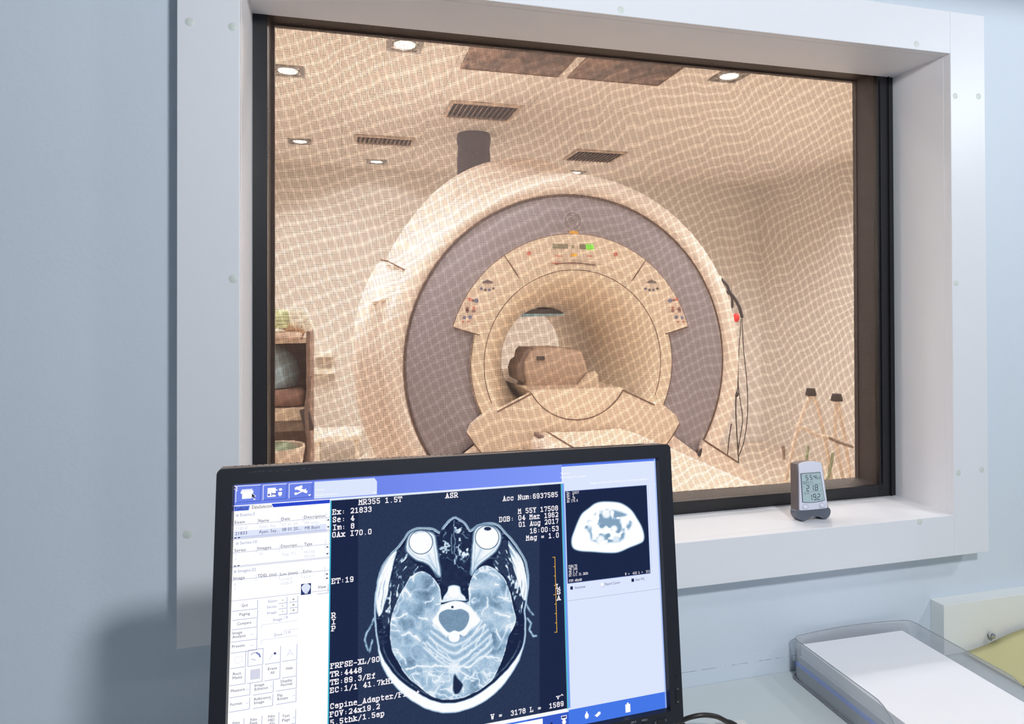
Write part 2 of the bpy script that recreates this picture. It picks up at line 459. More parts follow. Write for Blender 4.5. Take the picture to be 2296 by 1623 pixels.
# dark panels in the scan-room ceiling
pan_m = mat('dark_foliage_panel', rgb(95, 78, 70), .5)
nt = pan_m.node_tree; tc = nt.nodes.new('ShaderNodeTexCoord'); n = nt.nodes.new('ShaderNodeTexNoise'); n.inputs['Scale'].default_value = 9; n.inputs['Detail'].default_value = 8; n.inputs['Distortion'].default_value = 1.2
mp = nt.nodes.new('ShaderNodeMapping'); mp.inputs['Scale'].default_value = (1.0, 0.6, 1); nt.links.new(tc.outputs['Object'], mp.inputs[0]); nt.links.new(mp.outputs[0], n.inputs['Vector'])
cr = nt.nodes.new('ShaderNodeValToRGB'); cr.color_ramp.elements[0].position = .38; cr.color_ramp.elements[0].color = rgb(52, 44, 42); cr.color_ramp.elements[1].position = .68; cr.color_ramp.elements[1].color = rgb(150, 122, 105)
nt.links.new(n.outputs['Fac'], cr.inputs[0]); nt.links.new(cr.outputs[0], nt.nodes['Principled BSDF'].inputs['Base Color'])
for i, (x0, x1, l) in enumerate(((.635, 1.205, 'dark mottled ceiling panel nearer the bright downlight'), (1.26, 1.83, 'dark mottled ceiling panel on the far side of the pale strip'))):
    t = thing('ceiling_panel', l, 'ceiling panel', ((x0 + x1) / 2, 2.0, ZC_SCAN))
    w2 = (x1 - x0) / 2
    obj('picture_sheet', bx(-w2, w2, -.42, .405, -.006, 0), pan_m, t)
    b = nb()
    for a in ((-w2, w2, -.42, -.412), (-w2, w2, .399, .406), (-w2, -w2 + .007, -.412, .399), (w2 - .007, w2, -.412, .399)): box(b, *a, -.010, -.006)
    obj('edge_strip', b, mat('panel_edge', rgb(140, 118, 100), .5), t)


def vent(x0, x1, y0, y1, label):
    t = thing('air_vent', label, 'air vent', ((x0 + x1) / 2, (y0 + y1) / 2, ZC_SCAN)); a, c = (x1 - x0) / 2, (y1 - y0) / 2
    obj('duct_opening', bx(-a, a, -c, c, -.002, 0), mat('duct_dark', rgb(38, 34, 32), .8), t)
    b = nb()
    for q in ((-a, a, -c, -c + .02), (-a, a, c - .02, c), (-a, -a + .02, -c + .02, c - .02), (a - .02, a, -c + .02, c - .02)): box(b, *q, -.016, -.002)
    obj('frame', b, mat('vent_frame', rgb(205, 185, 165), .5), t)
    b = nb(); n_ = 12
    for k in range(n_):
        xx = -a + .03 + (2 * a - .06) * (k + .5) / n_
        box(b, -.0015, .0015, -c + .02, c - .02, -.016, .016, M=Matrix.Translation((xx, 0, -.018)) @ Matrix.Rotation(math.radians(42), 4, 'Y'))
    obj('slats', b, mat('vent_slat', rgb(150, 130, 115), .5), t)


vent(.68, 1.15, 2.99, 3.34, 'large slatted ceiling vent above the dark duct')
vent(1.92, 2.38, 4.05, 4.42, 'slatted ceiling vent behind the top of the scanner')
vent(.10, .56, 4.0, 4.24, 'slatted ceiling vent over the shelf side, between two small downlights')

# ------------------------------------------------------------------ MRI scanner
AXC = (1.228, 1.200); YF = 2.244
white_shell = mat('scanner_white_shell', rgb(246, 232, 220), 0.32, var=.01, spec=.4)
mauve = mat('scanner_mauve_ring', rgb(154, 148, 156), 0.42, var=.03, vscale=5)
panel_c = mat('scanner_panel_cream', rgb(238, 220, 200), 0.4)
line_m = mat('scanner_seam', rgb(110, 84, 70), .7)
ms = thing('mri_scanner', 'large white MRI scanner with mauve-grey front ring, seen through the window mesh', 'MRI scanner', (AXC[0], YF, 0))
GC = Vector((0, 0, AXC[1]))


def ring_pt(r, deg, y): a = math.radians(deg); return Vector((r * math.cos(a), y, AXC[1] + r * math.sin(a)))


def lerp(a, b_, t): return a + (b_ - a) * t


def smooth01(t): t = max(0, min(1, t)); return t * t * (3 - 2 * t)


def rear_r(deg):
    """radius of the magnet cover behind the front collar"""
    d = abs(((deg - 90 + 180) % 360) - 180)      # angle from straight up
    return 1.11 + 0.175 * smooth01((38 - d) / 38.0 if deg < 90 else (68 - d) / 58.0)


# body shell: loft of closed curves along y
sec = [(0.0, .915, 0), (-.028, .945, 0), (-.030, .985, 0), (-.012, 1.022, 0), (.03, 1.045, 0), (.12, 1.058, 0), (.30, 1.06, .03), (.55, 1.06, .3), (.75, 1.09, 1), (1.10, 1.09, 1), (1.22, 1.04, 1), (1.27, .9, 1)]
b = nb(); NA = 96; rings = []
for y, r, f in sec:
    rr = []
    for k in range(NA):
        d = 360.0 * k / NA
        R_ = lerp(r, rear_r(d) * (r / 1.09), f)
        p = ring_pt(R_, d, y)
        if p.z < .02: p.z = .02
        # feet: below the axis the shell widens and runs down to the floor
        rr.append(b.verts.new(p))
    rings.append(rr)
for i in range(len(rings) - 1):
    for k in range(NA): b.faces.new((rings[i][k], rings[i][(k + 1) % NA], rings[i + 1][(k + 1) % NA], rings[i + 1][k]))
# rear disc down to the bore
inner = [b.verts.new(ring_pt(.36, 360.0 * k / NA, 1.27)) for k in range(NA)]
for k in range(NA): b.faces.new((rings[-1][k], rings[-1][(k + 1) % NA], inner[(k + 1) % NA], inner[k]))
obj('body_shell', b, white_shell, ms, True)
# groove line at the top of the collar
b = nb(); tube(b, [ring_pt(.918, d, -.012) for d in range(-36, 217, 3)], .0035, 6); obj('collar_seam', b, line_m, ms)
# mauve ring
b = nb()
rows = []
for r, y in ((.915, .0), (.905, -.018), (.86, -.028), (.72, -.028), (.66, -.026), (.60, -.02), (.560, -.01)):
    rows.append([b.verts.new(ring_pt(r, -36 + (216.0 + 36) * k / 90, y)) for k in range(91)])
for i in range(len(rows) - 1):
    for k in range(90): b.faces.new((rows[i][k], rows[i][k + 1], rows[i + 1][k + 1], rows[i + 1][k]))
obj('front_ring', b, mauve, ms, True)
# white lower skirt between the ring ends
b = nb(); rows = []
for r, y in ((1.0, -.03), (.915, -.05), (.70, -.06), (.56, -.05), (.50, -.03)):
    rows.append([b.verts.new(ring_pt(r, -144 + 108.0 * k / 40, y)) for k in range(41)])
for i in range(len(rows) - 1):
    for k in range(40): b.faces.new((rows[i][k], rows[i][k + 1], rows[i + 1][k + 1], rows[i + 1][k]))
obj('lower_front_cover', b, white_shell, ms, True)
b = nb()
for d in (-36.4, 216.4):
    b = nb(); tube(b, [ring_pt(.912, d, -.05), ring_pt(.925, d + (5 if d < 0 else -5), -.045)], .010, 6); obj('ring_end_gap', b, mat('gap_dark', rgb(60, 54, 54), .8), ms)


def sector(r0, r1, d0, d1, y0, y1, n=40):
    """annular sector slab, front face at y0 (towards the control room)"""
    b_ = nb(); R0 = []; R1 = []; B0 = []; B1 = []
    for k in range(n + 1):
        d = d0 + (d1 - d0) * k / n
        R0.append(b_.verts.new(ring_pt(r0, d, y0))); R1.append(b_.verts.new(ring_pt(r1, d, y0)))
        B0.append(b_.verts.new(ring_pt(r0, d, y1))); B1.append(b_.verts.new(ring_pt(r1, d, y1)))
    for k in range(n):
        b_.faces.new((R0[k], R0[k + 1], R1[k + 1], R1[k])); b_.faces.new((R1[k], R1[k + 1], B1[k + 1], B1[k])); b_.faces.new((R0[k + 1], R0[k], B0[k], B0[k + 1]))
    b_.faces.new((R0[0], R1[0], B1[0], B0[0])); b_.faces.new((R0[n], B0[n], B1[n], R1[n]))
    return b_


def seam_path(parent, pts, r=.0022, name='panel_seam'):
    b_ = nb(); tube(b_, pts, r, 6); return obj(name, b_, line_m, parent)


# three control panels on the upper arc
PN = []
for d0, d1, nm in ((16.0, 53.2, 'control_panel'), (53.8, 124.0, 'display_panel'), (124.6, 163.0, 'control_panel')):
    p = obj(nm, sector(.560, .700, d0, d1, -.050, -.015), panel_c, ms); PN.append(p)
    seam_path(p, [ring_pt(.702, d0 + (d1 - d0) * k / 40, -.046) for k in range(41)])
    seam_path(p, [ring_pt(.556 + .146 * k / 4, d0, -.051) for k in range(5)], .0018)
seam_path(PN[2], [ring_pt(.556 + .146 * k / 4, 163.2, -.050) for k in range(5)], .003)
seam_path(PN[0], [ring_pt(.556 + .146 * k / 4, 15.8, -.050) for k in range(5)], .003)
# inner cream ring and flare into the bore
prof = [(.578, -.012), (.577, -.040), (.572, -.046), (.515, -.046), (.503, -.043), (.470, -.02), (.42, .06), (.37, .17), (.33, .30), (.31, .42), (.305, .50), (.305, 1.14), (.33, 1.22), (.36, 1.27)]
b = nb(); rings = []
for r, y in prof: rings.append([b.verts.new(ring_pt(r, 360.0 * k / 96, y)) for k in range(96)])
for i in range(len(rings) - 1):
    for k in range(96): b.faces.new((rings[i][k], rings[i][(k + 1) % 96], rings[i + 1][(k + 1) % 96], rings[i + 1][k]))
obj('bore_liner', b, mat('bore_cream', rgb(232, 216, 194), .35), ms, True)
seam_path(ms, [ring_pt(.578, d, -.045) for d in range(-45, 16, 3)], .0014, 'ring_seam'); seam_path(ms, [ring_pt(.578, d, -.045) for d in range(165, 227, 3)], .0014, 'ring_seam')
seam_path(ms, [ring_pt(.506, d, -.0465) for d in range(-22, 204, 3)], .0018, 'ring_seam')
# fan-shaped dock plate under the bore
b = nb()
a = math.radians
pts = [ring_pt(.300, -150 + 120 * k / 20, 0) for k in range(21)]
out = [(.50, -28), (.52, -28.5), (.645, -27)] 
fan = [(p.x, p.z) for p in pts]
outer = [ring_pt(.505, -28, 0), ring_pt(.515, -24.5, 0), ring_pt(.655, -27.5, 0)] + [ring_pt(.690, -30 - 120 * k / 24, 0) for k in range(25)] + [ring_pt(.655, -152.5, 0), ring_pt(.515, -155.5, 0), ring_pt(.505, -152, 0)]
poly = fan + [(p.x, p.z) for p in outer]
prism(b, poly, .03, .085, M=AX_Y(0, 0, 0))
obj('dock_plate', b, panel_c, ms)
seam_path(ms, [ring_pt(.300, -150 + 120 * k / 20, -.088) for k in range(21)], .0025, 'dock_seam')
seam_path(ms, [ring_pt(.300, -150, -.088), ring_pt(.505, -152, -.088)], .0045, 'dock_seam')
seam_path(ms, [ring_pt(.300, -30, -.088), ring_pt(.505, -28, -.088)], .0045, 'dock_seam')
seam_path(ms, [ring_pt(.694, -30 - 120 * k / 24, -.086) for k in range(25)], .003, 'dock_seam')
# lower half tongue of the cradle inside the small circle
b = nb(); pts = [ring_pt(.297, -152 + 124 * k / 24, 0) for k in range(25)]
prism(b, [(p.x, p.z) for p in pts], -1.2, .084, M=AX_Y(0, 0, 0)); obj('bore_bridge', b, panel_c, ms)
# side covers
for s, d0, d1 in ((-1, 151, 226), ):
    b = nb(); A = []; Bv = []; Cv = []; Dv = []
    for k in range(31):
        d = d0 + (d1 - d0) * k / 30
        A.append(b.verts.new(ring_pt(1.04, d, .02))); Bv.append(b.verts.new(ring_pt(1.14, d, .07))); Cv.append(b.verts.new(ring_pt(1.165, d, .16))); Dv.append(b.verts.new(ring_pt(1.165, d, .95)))
    for k in range(30):
        for P_, Q in ((A, Bv), (Bv, Cv), (Cv, Dv)): b.faces.new((P_[k], P_[k + 1], Q[k + 1], Q[k]))
    e0 = [b.verts.new(ring_pt(1.0, d0, .02)), b.verts.new(ring_pt(1.0, d0, .95))]
    b.faces.new((A[0], Bv[0], Cv[0], Dv[0], e0[1], e0[0]))
    sc = obj('side_cover', b, white_shell, ms, 60)
    b = nb(); tube(b, spline([ring_pt(1.128, 162.5, .055), ring_pt(1.10, 162, .03), ring_pt(1.08, 161, .03), ring_pt(1.07, 160, .045)]), .012, 8); obj('handle', b, white_shell, sc, True)
b = nb(); tube(b, [ring_pt(1.04, 151.2, .02), ring_pt(1.14, 151.2, .06), ring_pt(1.168, 151.2, .16)], .004, 6); obj('cover_seam', b, line_m, ms)
# lower feet / skirt either side of the table
b = nb()
prism(b, [(-1.25, 0), (1.25, 0), (1.25, .36), (1.15, .474), (.98, .607), (.765, .745), (.75, .65), (.60, .56), (-.60, .56), (-.75, .65), (-.765, .745), (-.98, .607), (-1.15, .474), (-1.25, .36)], -1.1, .06, M=AX_Y(0, 0, 0), bev=.006)
obj('foot_cover', b, white_shell, ms)
seam_path(ms, [(.765, -.062, .747), (.98, -.062, .609)], .005, 'foot_seam')
# emblem, lights and buttons on the front
orange = mat('display_orange', rgb(225, 165, 40), .5, emit=rgb(225, 160, 40), estr=.35)
green = mat('display_green', rgb(120, 220, 60), .5, emit=rgb(120, 230, 60), estr=.9)
lcdg = mat('display_grey_green', rgb(140, 136, 112), .4); redb = mat('button_red', rgb(205, 120, 100), .5)
blueb = mat('button_blue', rgb(120, 128, 158), .5); darkb = mat('button_dark', rgb(110, 100, 100), .5); mauveb = mat('button_mauve', rgb(150, 112, 108), .5)


def face_pt(px, py, y=-.052):
    p = on_y(px, py, YF + y); return Vector((p[0] - AXC[0], y, p[2]))


def pad(parent, name, px, py, wx, hz, m, y=-.052, rot=0.0, rnd=False):
    p = face_pt(px, py, y); b_ = nb(); M = Matrix.Translation(p) @ Matrix.Rotation(rot, 4, 'Y')
    if rnd: cyl(b_, wx / 2, 0, .005, 16, M @ Matrix.Rotation(math.pi / 2, 4, 'X'))
    else: box(b_, -wx / 2, wx / 2, -.004, .0, -hz / 2, hz / 2, M=M)
    return obj(name, b_, m, parent)


dp = PN[1]
pad(dp, 'status_display', 1256, 552, .085, .026, lcdg); pad(dp, 'status_display', 1284, 553, .014, .020, lcdg)
pad(dp, 'status_display', 1306, 553, .036, .026, lcdg); pad(dp, 'status_display', 1322, 554, .042, .028, green)
pad(dp, 'mode_light', 1287, 572, .032, .013, orange); pad(dp, 'stop_button', 1186, 568, .022, .02, redb, rnd=True); pad(dp, 'stop_button', 1380, 570, .022, .02, redb, rnd=True)
for px, py, wx in ((1252, 574, .04), (1322, 574, .03), (1248, 590, .05), (1285, 590, .06)): pad(dp, 'printed_caption', px, py, wx, .005, redb)
b = nb(); tube(b, spline([face_pt(1245, 592), face_pt(1285, 589, -.056), face_pt(1335, 594)]), .004, 6); obj('panel_lip', b, line_m, dp)
pad(ms, 'orange_label', 1286, 521, .048, .014, orange, -.031)
b = nb(); p = face_pt(1284, 496, -.030)
tube(b, [p + Vector((.052 * math.cos(t_), 0, .052 * math.sin(t_))) for t_ in np.linspace(0, 2 * math.pi, 33)[:-1]], .0022, 6, closed=True)
for s_, off in ((1, -.012), (-1, .012)):      # two flowing script letters inside the ring
    tube(b, spline([p + Vector((off + .018 * math.cos(t_) , -.0005, s_ * .002 + .024 * math.sin(t_))) for t_ in np.linspace(.6 + (0 if s_ > 0 else 2.6), 6.2 + (0 if s_ > 0 else 2.6), 9)], 4), .0018, 5)
obj('maker_emblem', b, mat('emblem_silver', rgb(196, 184, 186), .35, metal=.4), ms)


def cluster(parent, mirror, base):
    for dx, dy, wx, m_ in base:
        px = 1283 + (dx - 1283) * (-1 if mirror else 1)
        if mirror: px += 4
        pad(parent, 'button', px, dy, wx, wx, m_, rnd=True)


LB = [(1053, 671, .018, redb), (1068, 674, .022, blueb), (1060, 673, .013, mauveb), (1048, 692, .02, mauveb), (1062, 690, .014, redb), (1047, 697, .018, mauveb), (1062, 697, .018, mauveb), (1041, 712, .018, blueb), (1054, 711, .02, blueb), (1038, 721, .010, redb), (1050, 721, .010, redb)]
cluster(PN[2], False, LB); cluster(PN[0], True, LB)
for par, cx_ in ((PN[2], 1093), (PN[0], 1461)):
    p = face_pt(cx_, 634, -.053); b = nb(); M = Matrix.Translation(p)
    prism(b, [(-.03, -.002), (.03, -.002), (.026, .006), (0, .018), (-.026, .006)], 0, .004, M=M @ Matrix.Rotation(math.pi / 2, 4, 'X')); obj('cradle_icon', b, darkb, par)
    for k in range(4): pad(par, 'button', cx_ - 14 + 9 * k, 644 + (3 if k in (0, 3) else 6), .014, .014, darkb if k % 2 else blueb, rnd=True)
# bore light
b = nb(); tube(b, [(-.10, .95, AXC[1] + .245), (.16, .62, AXC[1] + .262)], .011, 8); obj('bore_light', b, emission_mat('bore_light_glow', rgb(205, 228, 222), .9), ms)
b = nb(); box(b, -.16, .20, .60, 1.0, AXC[1] + .262, AXC[1] + .29); obj('bore_light_housing', b, mat('bore_housing_dark', rgb(95, 96, 92), .5), ms)

# ------------------------------------------------------------------ patient table
tb = thing('patient_table', 'long white patient table docked to the front of the MRI scanner', 'patient table', (1.225, 1.3, 0))
b = nb(); box(b, -.285, .285, -1.0, .80, .70, .845, bev=.03, seg=3); obj('table_frame', b, white_shell, tb, 40)
b = nb(); prism(b, [(-.22, .838), (.22, .838), (.215, .856), (.18, .852), (0, .849), (-.18, .852), (-.215, .856)][::-1], -.80, .99, M=AX_Y(0, 0, 0)); obj('cradle', b, panel_c, tb)
b = nb(); tube(b, [(-.19, .79, .857), (-.19, -.98, .857)], .004, 6); obj('cradle_groove', b, line_m, tb)
b = nb(); box(b, -.17, .17, -.6, .6, .12, .70, bev=.03); obj('pedestal', b, white_shell, tb, 40)
b = nb(); box(b, -.27, .27, -.75, .75, .02, .12, bev=.02); obj('base', b, white_shell, tb, 40)
b = nb(); box(b, -.265, -.235, .70, .80, .80, .862, bev=.01); obj('release_latch', b, mat('latch_grey', rgb(120, 100, 92), .5), tb, 40)

# ------------------------------------------------------------------ head coil and pads inside the bore
hc = thing('head_coil', 'grey cream head coil with a dark slot inside the scanner bore', 'head coil', (1.165, 2.40, 1.075))
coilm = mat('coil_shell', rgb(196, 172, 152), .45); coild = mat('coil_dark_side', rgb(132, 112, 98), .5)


def rbox(pts_xz, y0, y1, rad=.03):
    b_ = nb(); prism(b_, pts_xz, y0, y1, M=AX_Y(0, 0, 0), bev=rad); return b_


def coilpoly(pxs, y): return [(on_y(px, py, y)[0] - 1.165, on_y(px, py, y)[2] - 1.075) for px, py in pxs]


cpl = coilpoly([(1183, 870), (1176, 830), (1177, 812), (1190, 788), (1205, 781), (1250, 779), (1296, 784), (1306, 790), (1312, 812), (1320, 840), (1322, 868), (1316, 881), (1200, 878)], 2.40)
obj('shell', rbox(cpl, -.20, 0.0, .012), coilm, hc, 50)
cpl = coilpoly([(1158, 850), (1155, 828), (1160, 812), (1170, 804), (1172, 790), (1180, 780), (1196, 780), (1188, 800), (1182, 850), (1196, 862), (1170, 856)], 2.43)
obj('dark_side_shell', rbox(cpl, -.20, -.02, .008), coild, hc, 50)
pp = on_y(1212, 803, 2.39); b = nb(); box(b, -.024, .024, -.006, .004, -.012, .012, bev=.004, M=Matrix.Translation((pp[0] - 1.165, -.012, pp[2] - 1.075)))
obj('slot', b, mat('coil_slot', rgb(66, 58, 54), .5), hc)
for lab, q, yy in (('folded white pad lying beside the head coil in the bore', [(1302, 874), (1300, 862), (1320, 838), (1334, 831), (1342, 840), (1344, 862), (1336, 878), (1310, 880)], 2.36),
                   ('long flat white cushion on the cradle under the head coil', [(1224, 890), (1223, 876), (1234, 869), (1270, 871), (1290, 868), (1330, 866), (1340, 880), (1336, 886), (1300, 889), (1270, 888), (1268, 880), (1262, 892)], 2.33)):
    P0 = on_y(*q[0], yy); b = nb(); prism(b, [(on_y(a_, c_, yy)[0] - P0[0], on_y(a_, c_, yy)[2] - P0[2]) for a_, c_ in q], -.03, .0, M=AX_Y(0, 0, 0), bev=.006)
    o = obj('positioning_pad', b, mat('pad_white', rgb(240, 222, 200), .7), None, 50); o.location = (P0[0], yy, P0[2]); tag(o, lab, 'cushion')

# ------------------------------------------------------------------ exhaust duct behind the scanner
qx = .985; qy = 3.80
dk = mat('duct_blue_grey_wrap', rgb(72, 72, 84), .7, bump=.3, bscale=18)
qd = thing('exhaust_duct', 'dark blue-grey wrapped exhaust duct rising from the scanner to the ceiling', 'duct', (qx, qy, 2.2))
b = nb(); lathe(b, [(.128, 0), (.126, .2), (.128, .45), (.122, .53), (.128, .56), (.130, .60), (.125, .63)], 40); obj('duct_wrap', b, dk, qd, True)
b = nb(); prism(b, [(-.105, .24), (-.06, .30), (-.03, .26), (-.035, .20), (.0, .08), (.015, .0), (-.012, .0), (-.03, .08), (-.065, .20), (-.10, .19)], 0, .004, M=AX_Y(0, -.128, 0)); obj('tan_patch', b, mat('patch_tan', rgb(190, 150, 120), .7), qd)  # flat tan-coloured patch on the front of the wrap

# ------------------------------------------------------------------ cables hanging on the scanner's side
blackc = mat('cable_black', rgb(46, 42, 44), .5)
YC = 2.36


def gp(px, py, y=YC): p = on_y(px, py, y); return Vector(p)


g0 = gp(1650, 700)
gc = thing('gating_cables', 'black cables with a red bulb hanging in loops beside the white scanner', 'cables', tuple(g0))


def gl(ps): return [gp(*p) - g0 for p in ps]


for nm, ps, r in (('lead', [(1618, 626), (1630, 640), (1636, 655), (1648, 670), (1658, 690), (1664, 712)], .010), ('lead', [(1614, 642), (1625, 652), (1640, 664), (1642, 690)], .007),
                  ('cable_loop', [(1664, 712), (1667, 780), (1675, 860), (1676, 930), (1668, 990), (1655, 1025)], .0026), ('cable_loop', [(1645, 720), (1652, 760), (1655, 800), (1655, 860), (1660, 900), (1665, 940), (1658, 990), (1654, 1020)], .0026),
                  ('cable_loop', [(1641, 690), (1646, 760), (1648, 830), (1650, 880), (1650, 930), (1654, 1000), (1657, 1050)], .0034), ('cable_loop', [(1662, 715), (1657, 780), (1655, 830), (1654, 880)], .0022), ('cable_loop', [(1640, 950), (1634, 990), (1630, 1042)], .003),
                  ('cable_loop', [(1625, 650), (1636, 700), (1646, 720), (1648, 800), (1649, 885)], .004)):
    b = nb(); tube(b, spline(gl(ps), 6), r, 6); obj(nm, b, blackc, gc, True)
b = nb(); bmesh.ops.create_uvsphere(b, u_segments=20, v_segments=12, radius=.024); bmesh.ops.transform(b, matrix=Matrix.Translation(gp(1651, 712, YC - .03) - g0) @ Matrix.Diagonal((.75, .8, 1.15, 1)), verts=b.verts); obj('red_bulb', b, mat('bulb_red', rgb(225, 40, 38), .4), gc, True)
b = nb(); bmesh.ops.create_uvsphere(b, u_segments=12, v_segments=8, radius=.018); bmesh.ops.transform(b, matrix=Matrix.Translation(gp(1651, 884) - g0) @ Matrix.Diagonal((.8, .8, 1, 1)), verts=b.verts); obj('clip', b, blackc, gc, True)
b = nb(); box(b, -.018, .012, -.01, .01, -.09, .02, bev=.004, M=Matrix.Translation(gp(1612, 626, YC) - g0)); obj('wall_hook', b, white_shell, gc)
b = nb(); tube(b, [gp(1641, 545, YC + .05) - g0, gp(1640, 660, YC + .05) - g0], .003, 6); obj('hanging_cord', b, mat('cord_grey', rgb(150, 130, 118), .6), gc)

# ------------------------------------------------------------------ white stand with black rubber caps beside the window
YS = 1.10
sw = mat('white_tube_frame', rgb(226, 208, 190), .4); capb = mat('rubber_black', rgb(48, 40, 36), .6)


grn = mat('brace_green_grey', rgb(150, 160, 128), .5); gry = mat('brace_grey', rgb(140, 120, 106), .5)
p0 = Vector(on_y(1818, 879, YS)); fs = thing('folding_stand', 'white tubular folding frame with two black rubber caps on top', 'stand', (p0.x, p0.y, 0)); fo = Vector((p0.x, p0.y, 0))
for cx_, cy_, rr in ((1818, 879, .021), (1876, 891, .023)):
    b = nb(); lathe(b, [(1e-4, .016), (rr * .72, .015), (rr * .85, .006), (rr, -.010), (rr * .98, -.014), (1e-4, -.014)], 20); bmesh.ops.translate(b, verts=b.verts, vec=Vector(on_y(cx_, cy_, YS)) - fo); obj('rubber_cap', b, capb, fs, True)
for nm, ps, m_, r_ in (('leg', [(1817, 885, 0), (1800, 925, 0), (1782, 985, .02), (1762, 1075, .05)], sw, .008), ('leg', [(1822, 885, 0), (1835, 915, .03), (1850, 985, .1), (1862, 1060, .12)], sw, .008), ('leg', [(1875, 897, 0), (1872, 980, .02), (1884, 1040, .05)], sw, .008), ('leg', [(1878, 897, 0), (1895, 985, .1), (1905, 1060, .1)], sw, .008),
                       ('cross_bar', [(1785, 956, 0), (1805, 960, 0), (1832, 976, 0), (1880, 985, .02)], sw, .009), ('cross_bar', [(1858, 981, 0), (1876, 990, 0), (1912, 1002, .02)], gry, .006), ('brace', [(1756, 1000, 0), (1758, 1030, 0)], gry, .006), ('brace', [(1812, 1000, .1), (1806, 1050, .1)], grn, .006), ('brace', [(1868, 1015, .1), (1862, 1050, .1), (1854, 1080, .1)], grn, .006)):
    q = [Vector(on_y(a_[0], a_[1], YS + a_[2])) - fo for a_ in ps]
    if nm == 'leg': d_ = (q[-1] - q[-2]).normalized(); q.append(q[-1] + d_ * ((.008 - q[-1].z) / d_.z))
    b = nb(); tube(b, q, r_, 8); obj(nm, b, m_, fs, True)

# ------------------------------------------------------------------ left side: open cabinet with coils and pads
YCAB = 1.60


def cp(px, py, y=YCAB): p = on_y(px, py, y); return p


xr = cp(695, 760)[0]; ztop = cp(660, 760)[2]; zsh = cp(660, 918)[2]; zsh2 = cp(640, 905)[2]
cab = thing('coil_cabinet', 'open brown cabinet standing at the edge of the window view, holding a blue coil', 'cabinet', (xr - .30, YCAB + .2, 0))
ox, oy = xr - .30, YCAB + .2
cabm = mat('cabinet_brown', rgb(132, 106, 92), .5, var=.05, vscale=10); cabl = mat('cabinet_beige', rgb(214, 192, 168), .5)
b = nb(); box(b, -.34, .30, .18, .20, .62, ztop); obj('back_panel', b, cabm, cab)
b = nb(); box(b, .285, .30, -.20, .18, .62, ztop + .03, bev=.003); obj('side_panel', b, cabm, cab)
b = nb(); box(b, -.34, .285, -.20, .18, ztop - .018, ztop, bev=.003); obj('top_shelf', b, cabl, cab)
z1_ = cp(640, 916)[2]
b = nb(); box(b, -.34, .285, -.20, .18, z1_ - .05, z1_, bev=.003); obj('middle_shelf', b, cabl, cab)
b = nb(); box(b, -.34, .285, -.19, .18, cp(640, 958)[2] - .02, cp(640, 940)[2], bev=.003); obj('lower_shelf', b, mat('shelf_taupe', rgb(140, 120, 104), .5), cab)
b = nb(); box(b, -.34, .28, -.16, .18, 0, .62, bev=.003); obj('plinth', b, cabl, cab)
hp = cp(689, 939); b = nb(); box(b, -.018, .018, -.015, .015, -.045, .045, bev=.004, M=Matrix.Translation((hp[0] - ox, -.225, hp[2])) @ Matrix.Rotation(math.radians(-14), 4, 'Y')); obj('handle_bracket', b, mat('bracket_dark', rgb(70, 58, 56), .5), cab)
b = nb(); tube(b, spline([Vector(cp(*q)) - Vector((ox, oy, 0)) + Vector((0, -.04, 0)) for q in ((696, 840), (692, 880), (688, 915), (690, 960), (694, 1000), (686, 1050))], 6), .008, 8); obj('side_rail', b, mat('rail_taupe', rgb(120, 100, 90), .5), cab, True)
# coil in cabinet
cq = cp(612, 865, YCAB + .12)
o = nb(); bmesh.ops.create_uvsphere(o, u_segments=32, v_segments=20, radius=.125)
for v in o.verts:
    if v.co.z < -.05: v.co.z = -.05 + (v.co.z + .05) * .15
o = obj('head_coil_cover', o, mat('coil_pale_blue', rgb(160, 186, 196), .4), None, True); o.location = (cq[0] - .02, YCAB + .16, z1_ + .125); tag(o, 'pale blue domed coil cover sitting in the brown cabinet', 'coil cover')
# brown cushion
b = nb(); box(b, -.10, .10, -.10, .10, 0, .07, bev=.03, seg=3); o = obj('cushion', b, mat('cushion_brown', rgb(134, 102, 88), .8), None, 50); o.location = (cp(660, 900)[0] - .060, YCAB + .115, z1_ + .0005); tag(o, 'russet brown cushion on the cabinet shelf in front of the blue coil cover', 'cushion')
# flowers / gauze balls on top
rnd = random.Random(4)
bq = thing('gauze_bundle', 'fluffy white and pale green gauze bundle on top of the brown cabinet', 'gauze', (xr - .16, YCAB + .02, ztop))
for i, (px, py, r, m_) in enumerate(((668, 712, .045, mat('gauze_white', rgb(250, 244, 230), .9, bump=.5, bscale=80)), (630, 716, .040, mat('gauze_green', rgb(214, 222, 180), .9, bump=.5, bscale=80)), (650, 730, .028, mat('gauze_cream', rgb(240, 206, 170), .9)), (686, 728, .026, MATS['gauze_white']), (612, 722, .03, MATS['gauze_green']), (672, 738, .026, MATS['gauze_cream']))):
    p = Vector(cp(px, py)) - Vector(bq.location); p.y = rnd.uniform(-.02, .03); p.z = max(p.z, r * .95)
    b = nb(); bmesh.ops.create_icosphere(b, subdivisions=4, radius=r)
    for v in b.verts:
        n_ = v.co.normalized(); v.co *= 1 + .10 * math.sin(n_.x * 11 + i) * math.sin(n_.y * 13) + .08 * math.sin(n_.z * 17 + i * 2)
    bmesh.ops.translate(b, verts=b.verts, vec=p); obj('gauze_ball', b, m_, bq, True)
b = nb(); box(b, -.13, .13, -.05, .09, 0, .03, bev=.01, M=Matrix.Translation((.0, .01, 0))); obj('paper_wrap', b, mat('wrap_pink', rgb(226, 200, 182), .8), bq, 50)
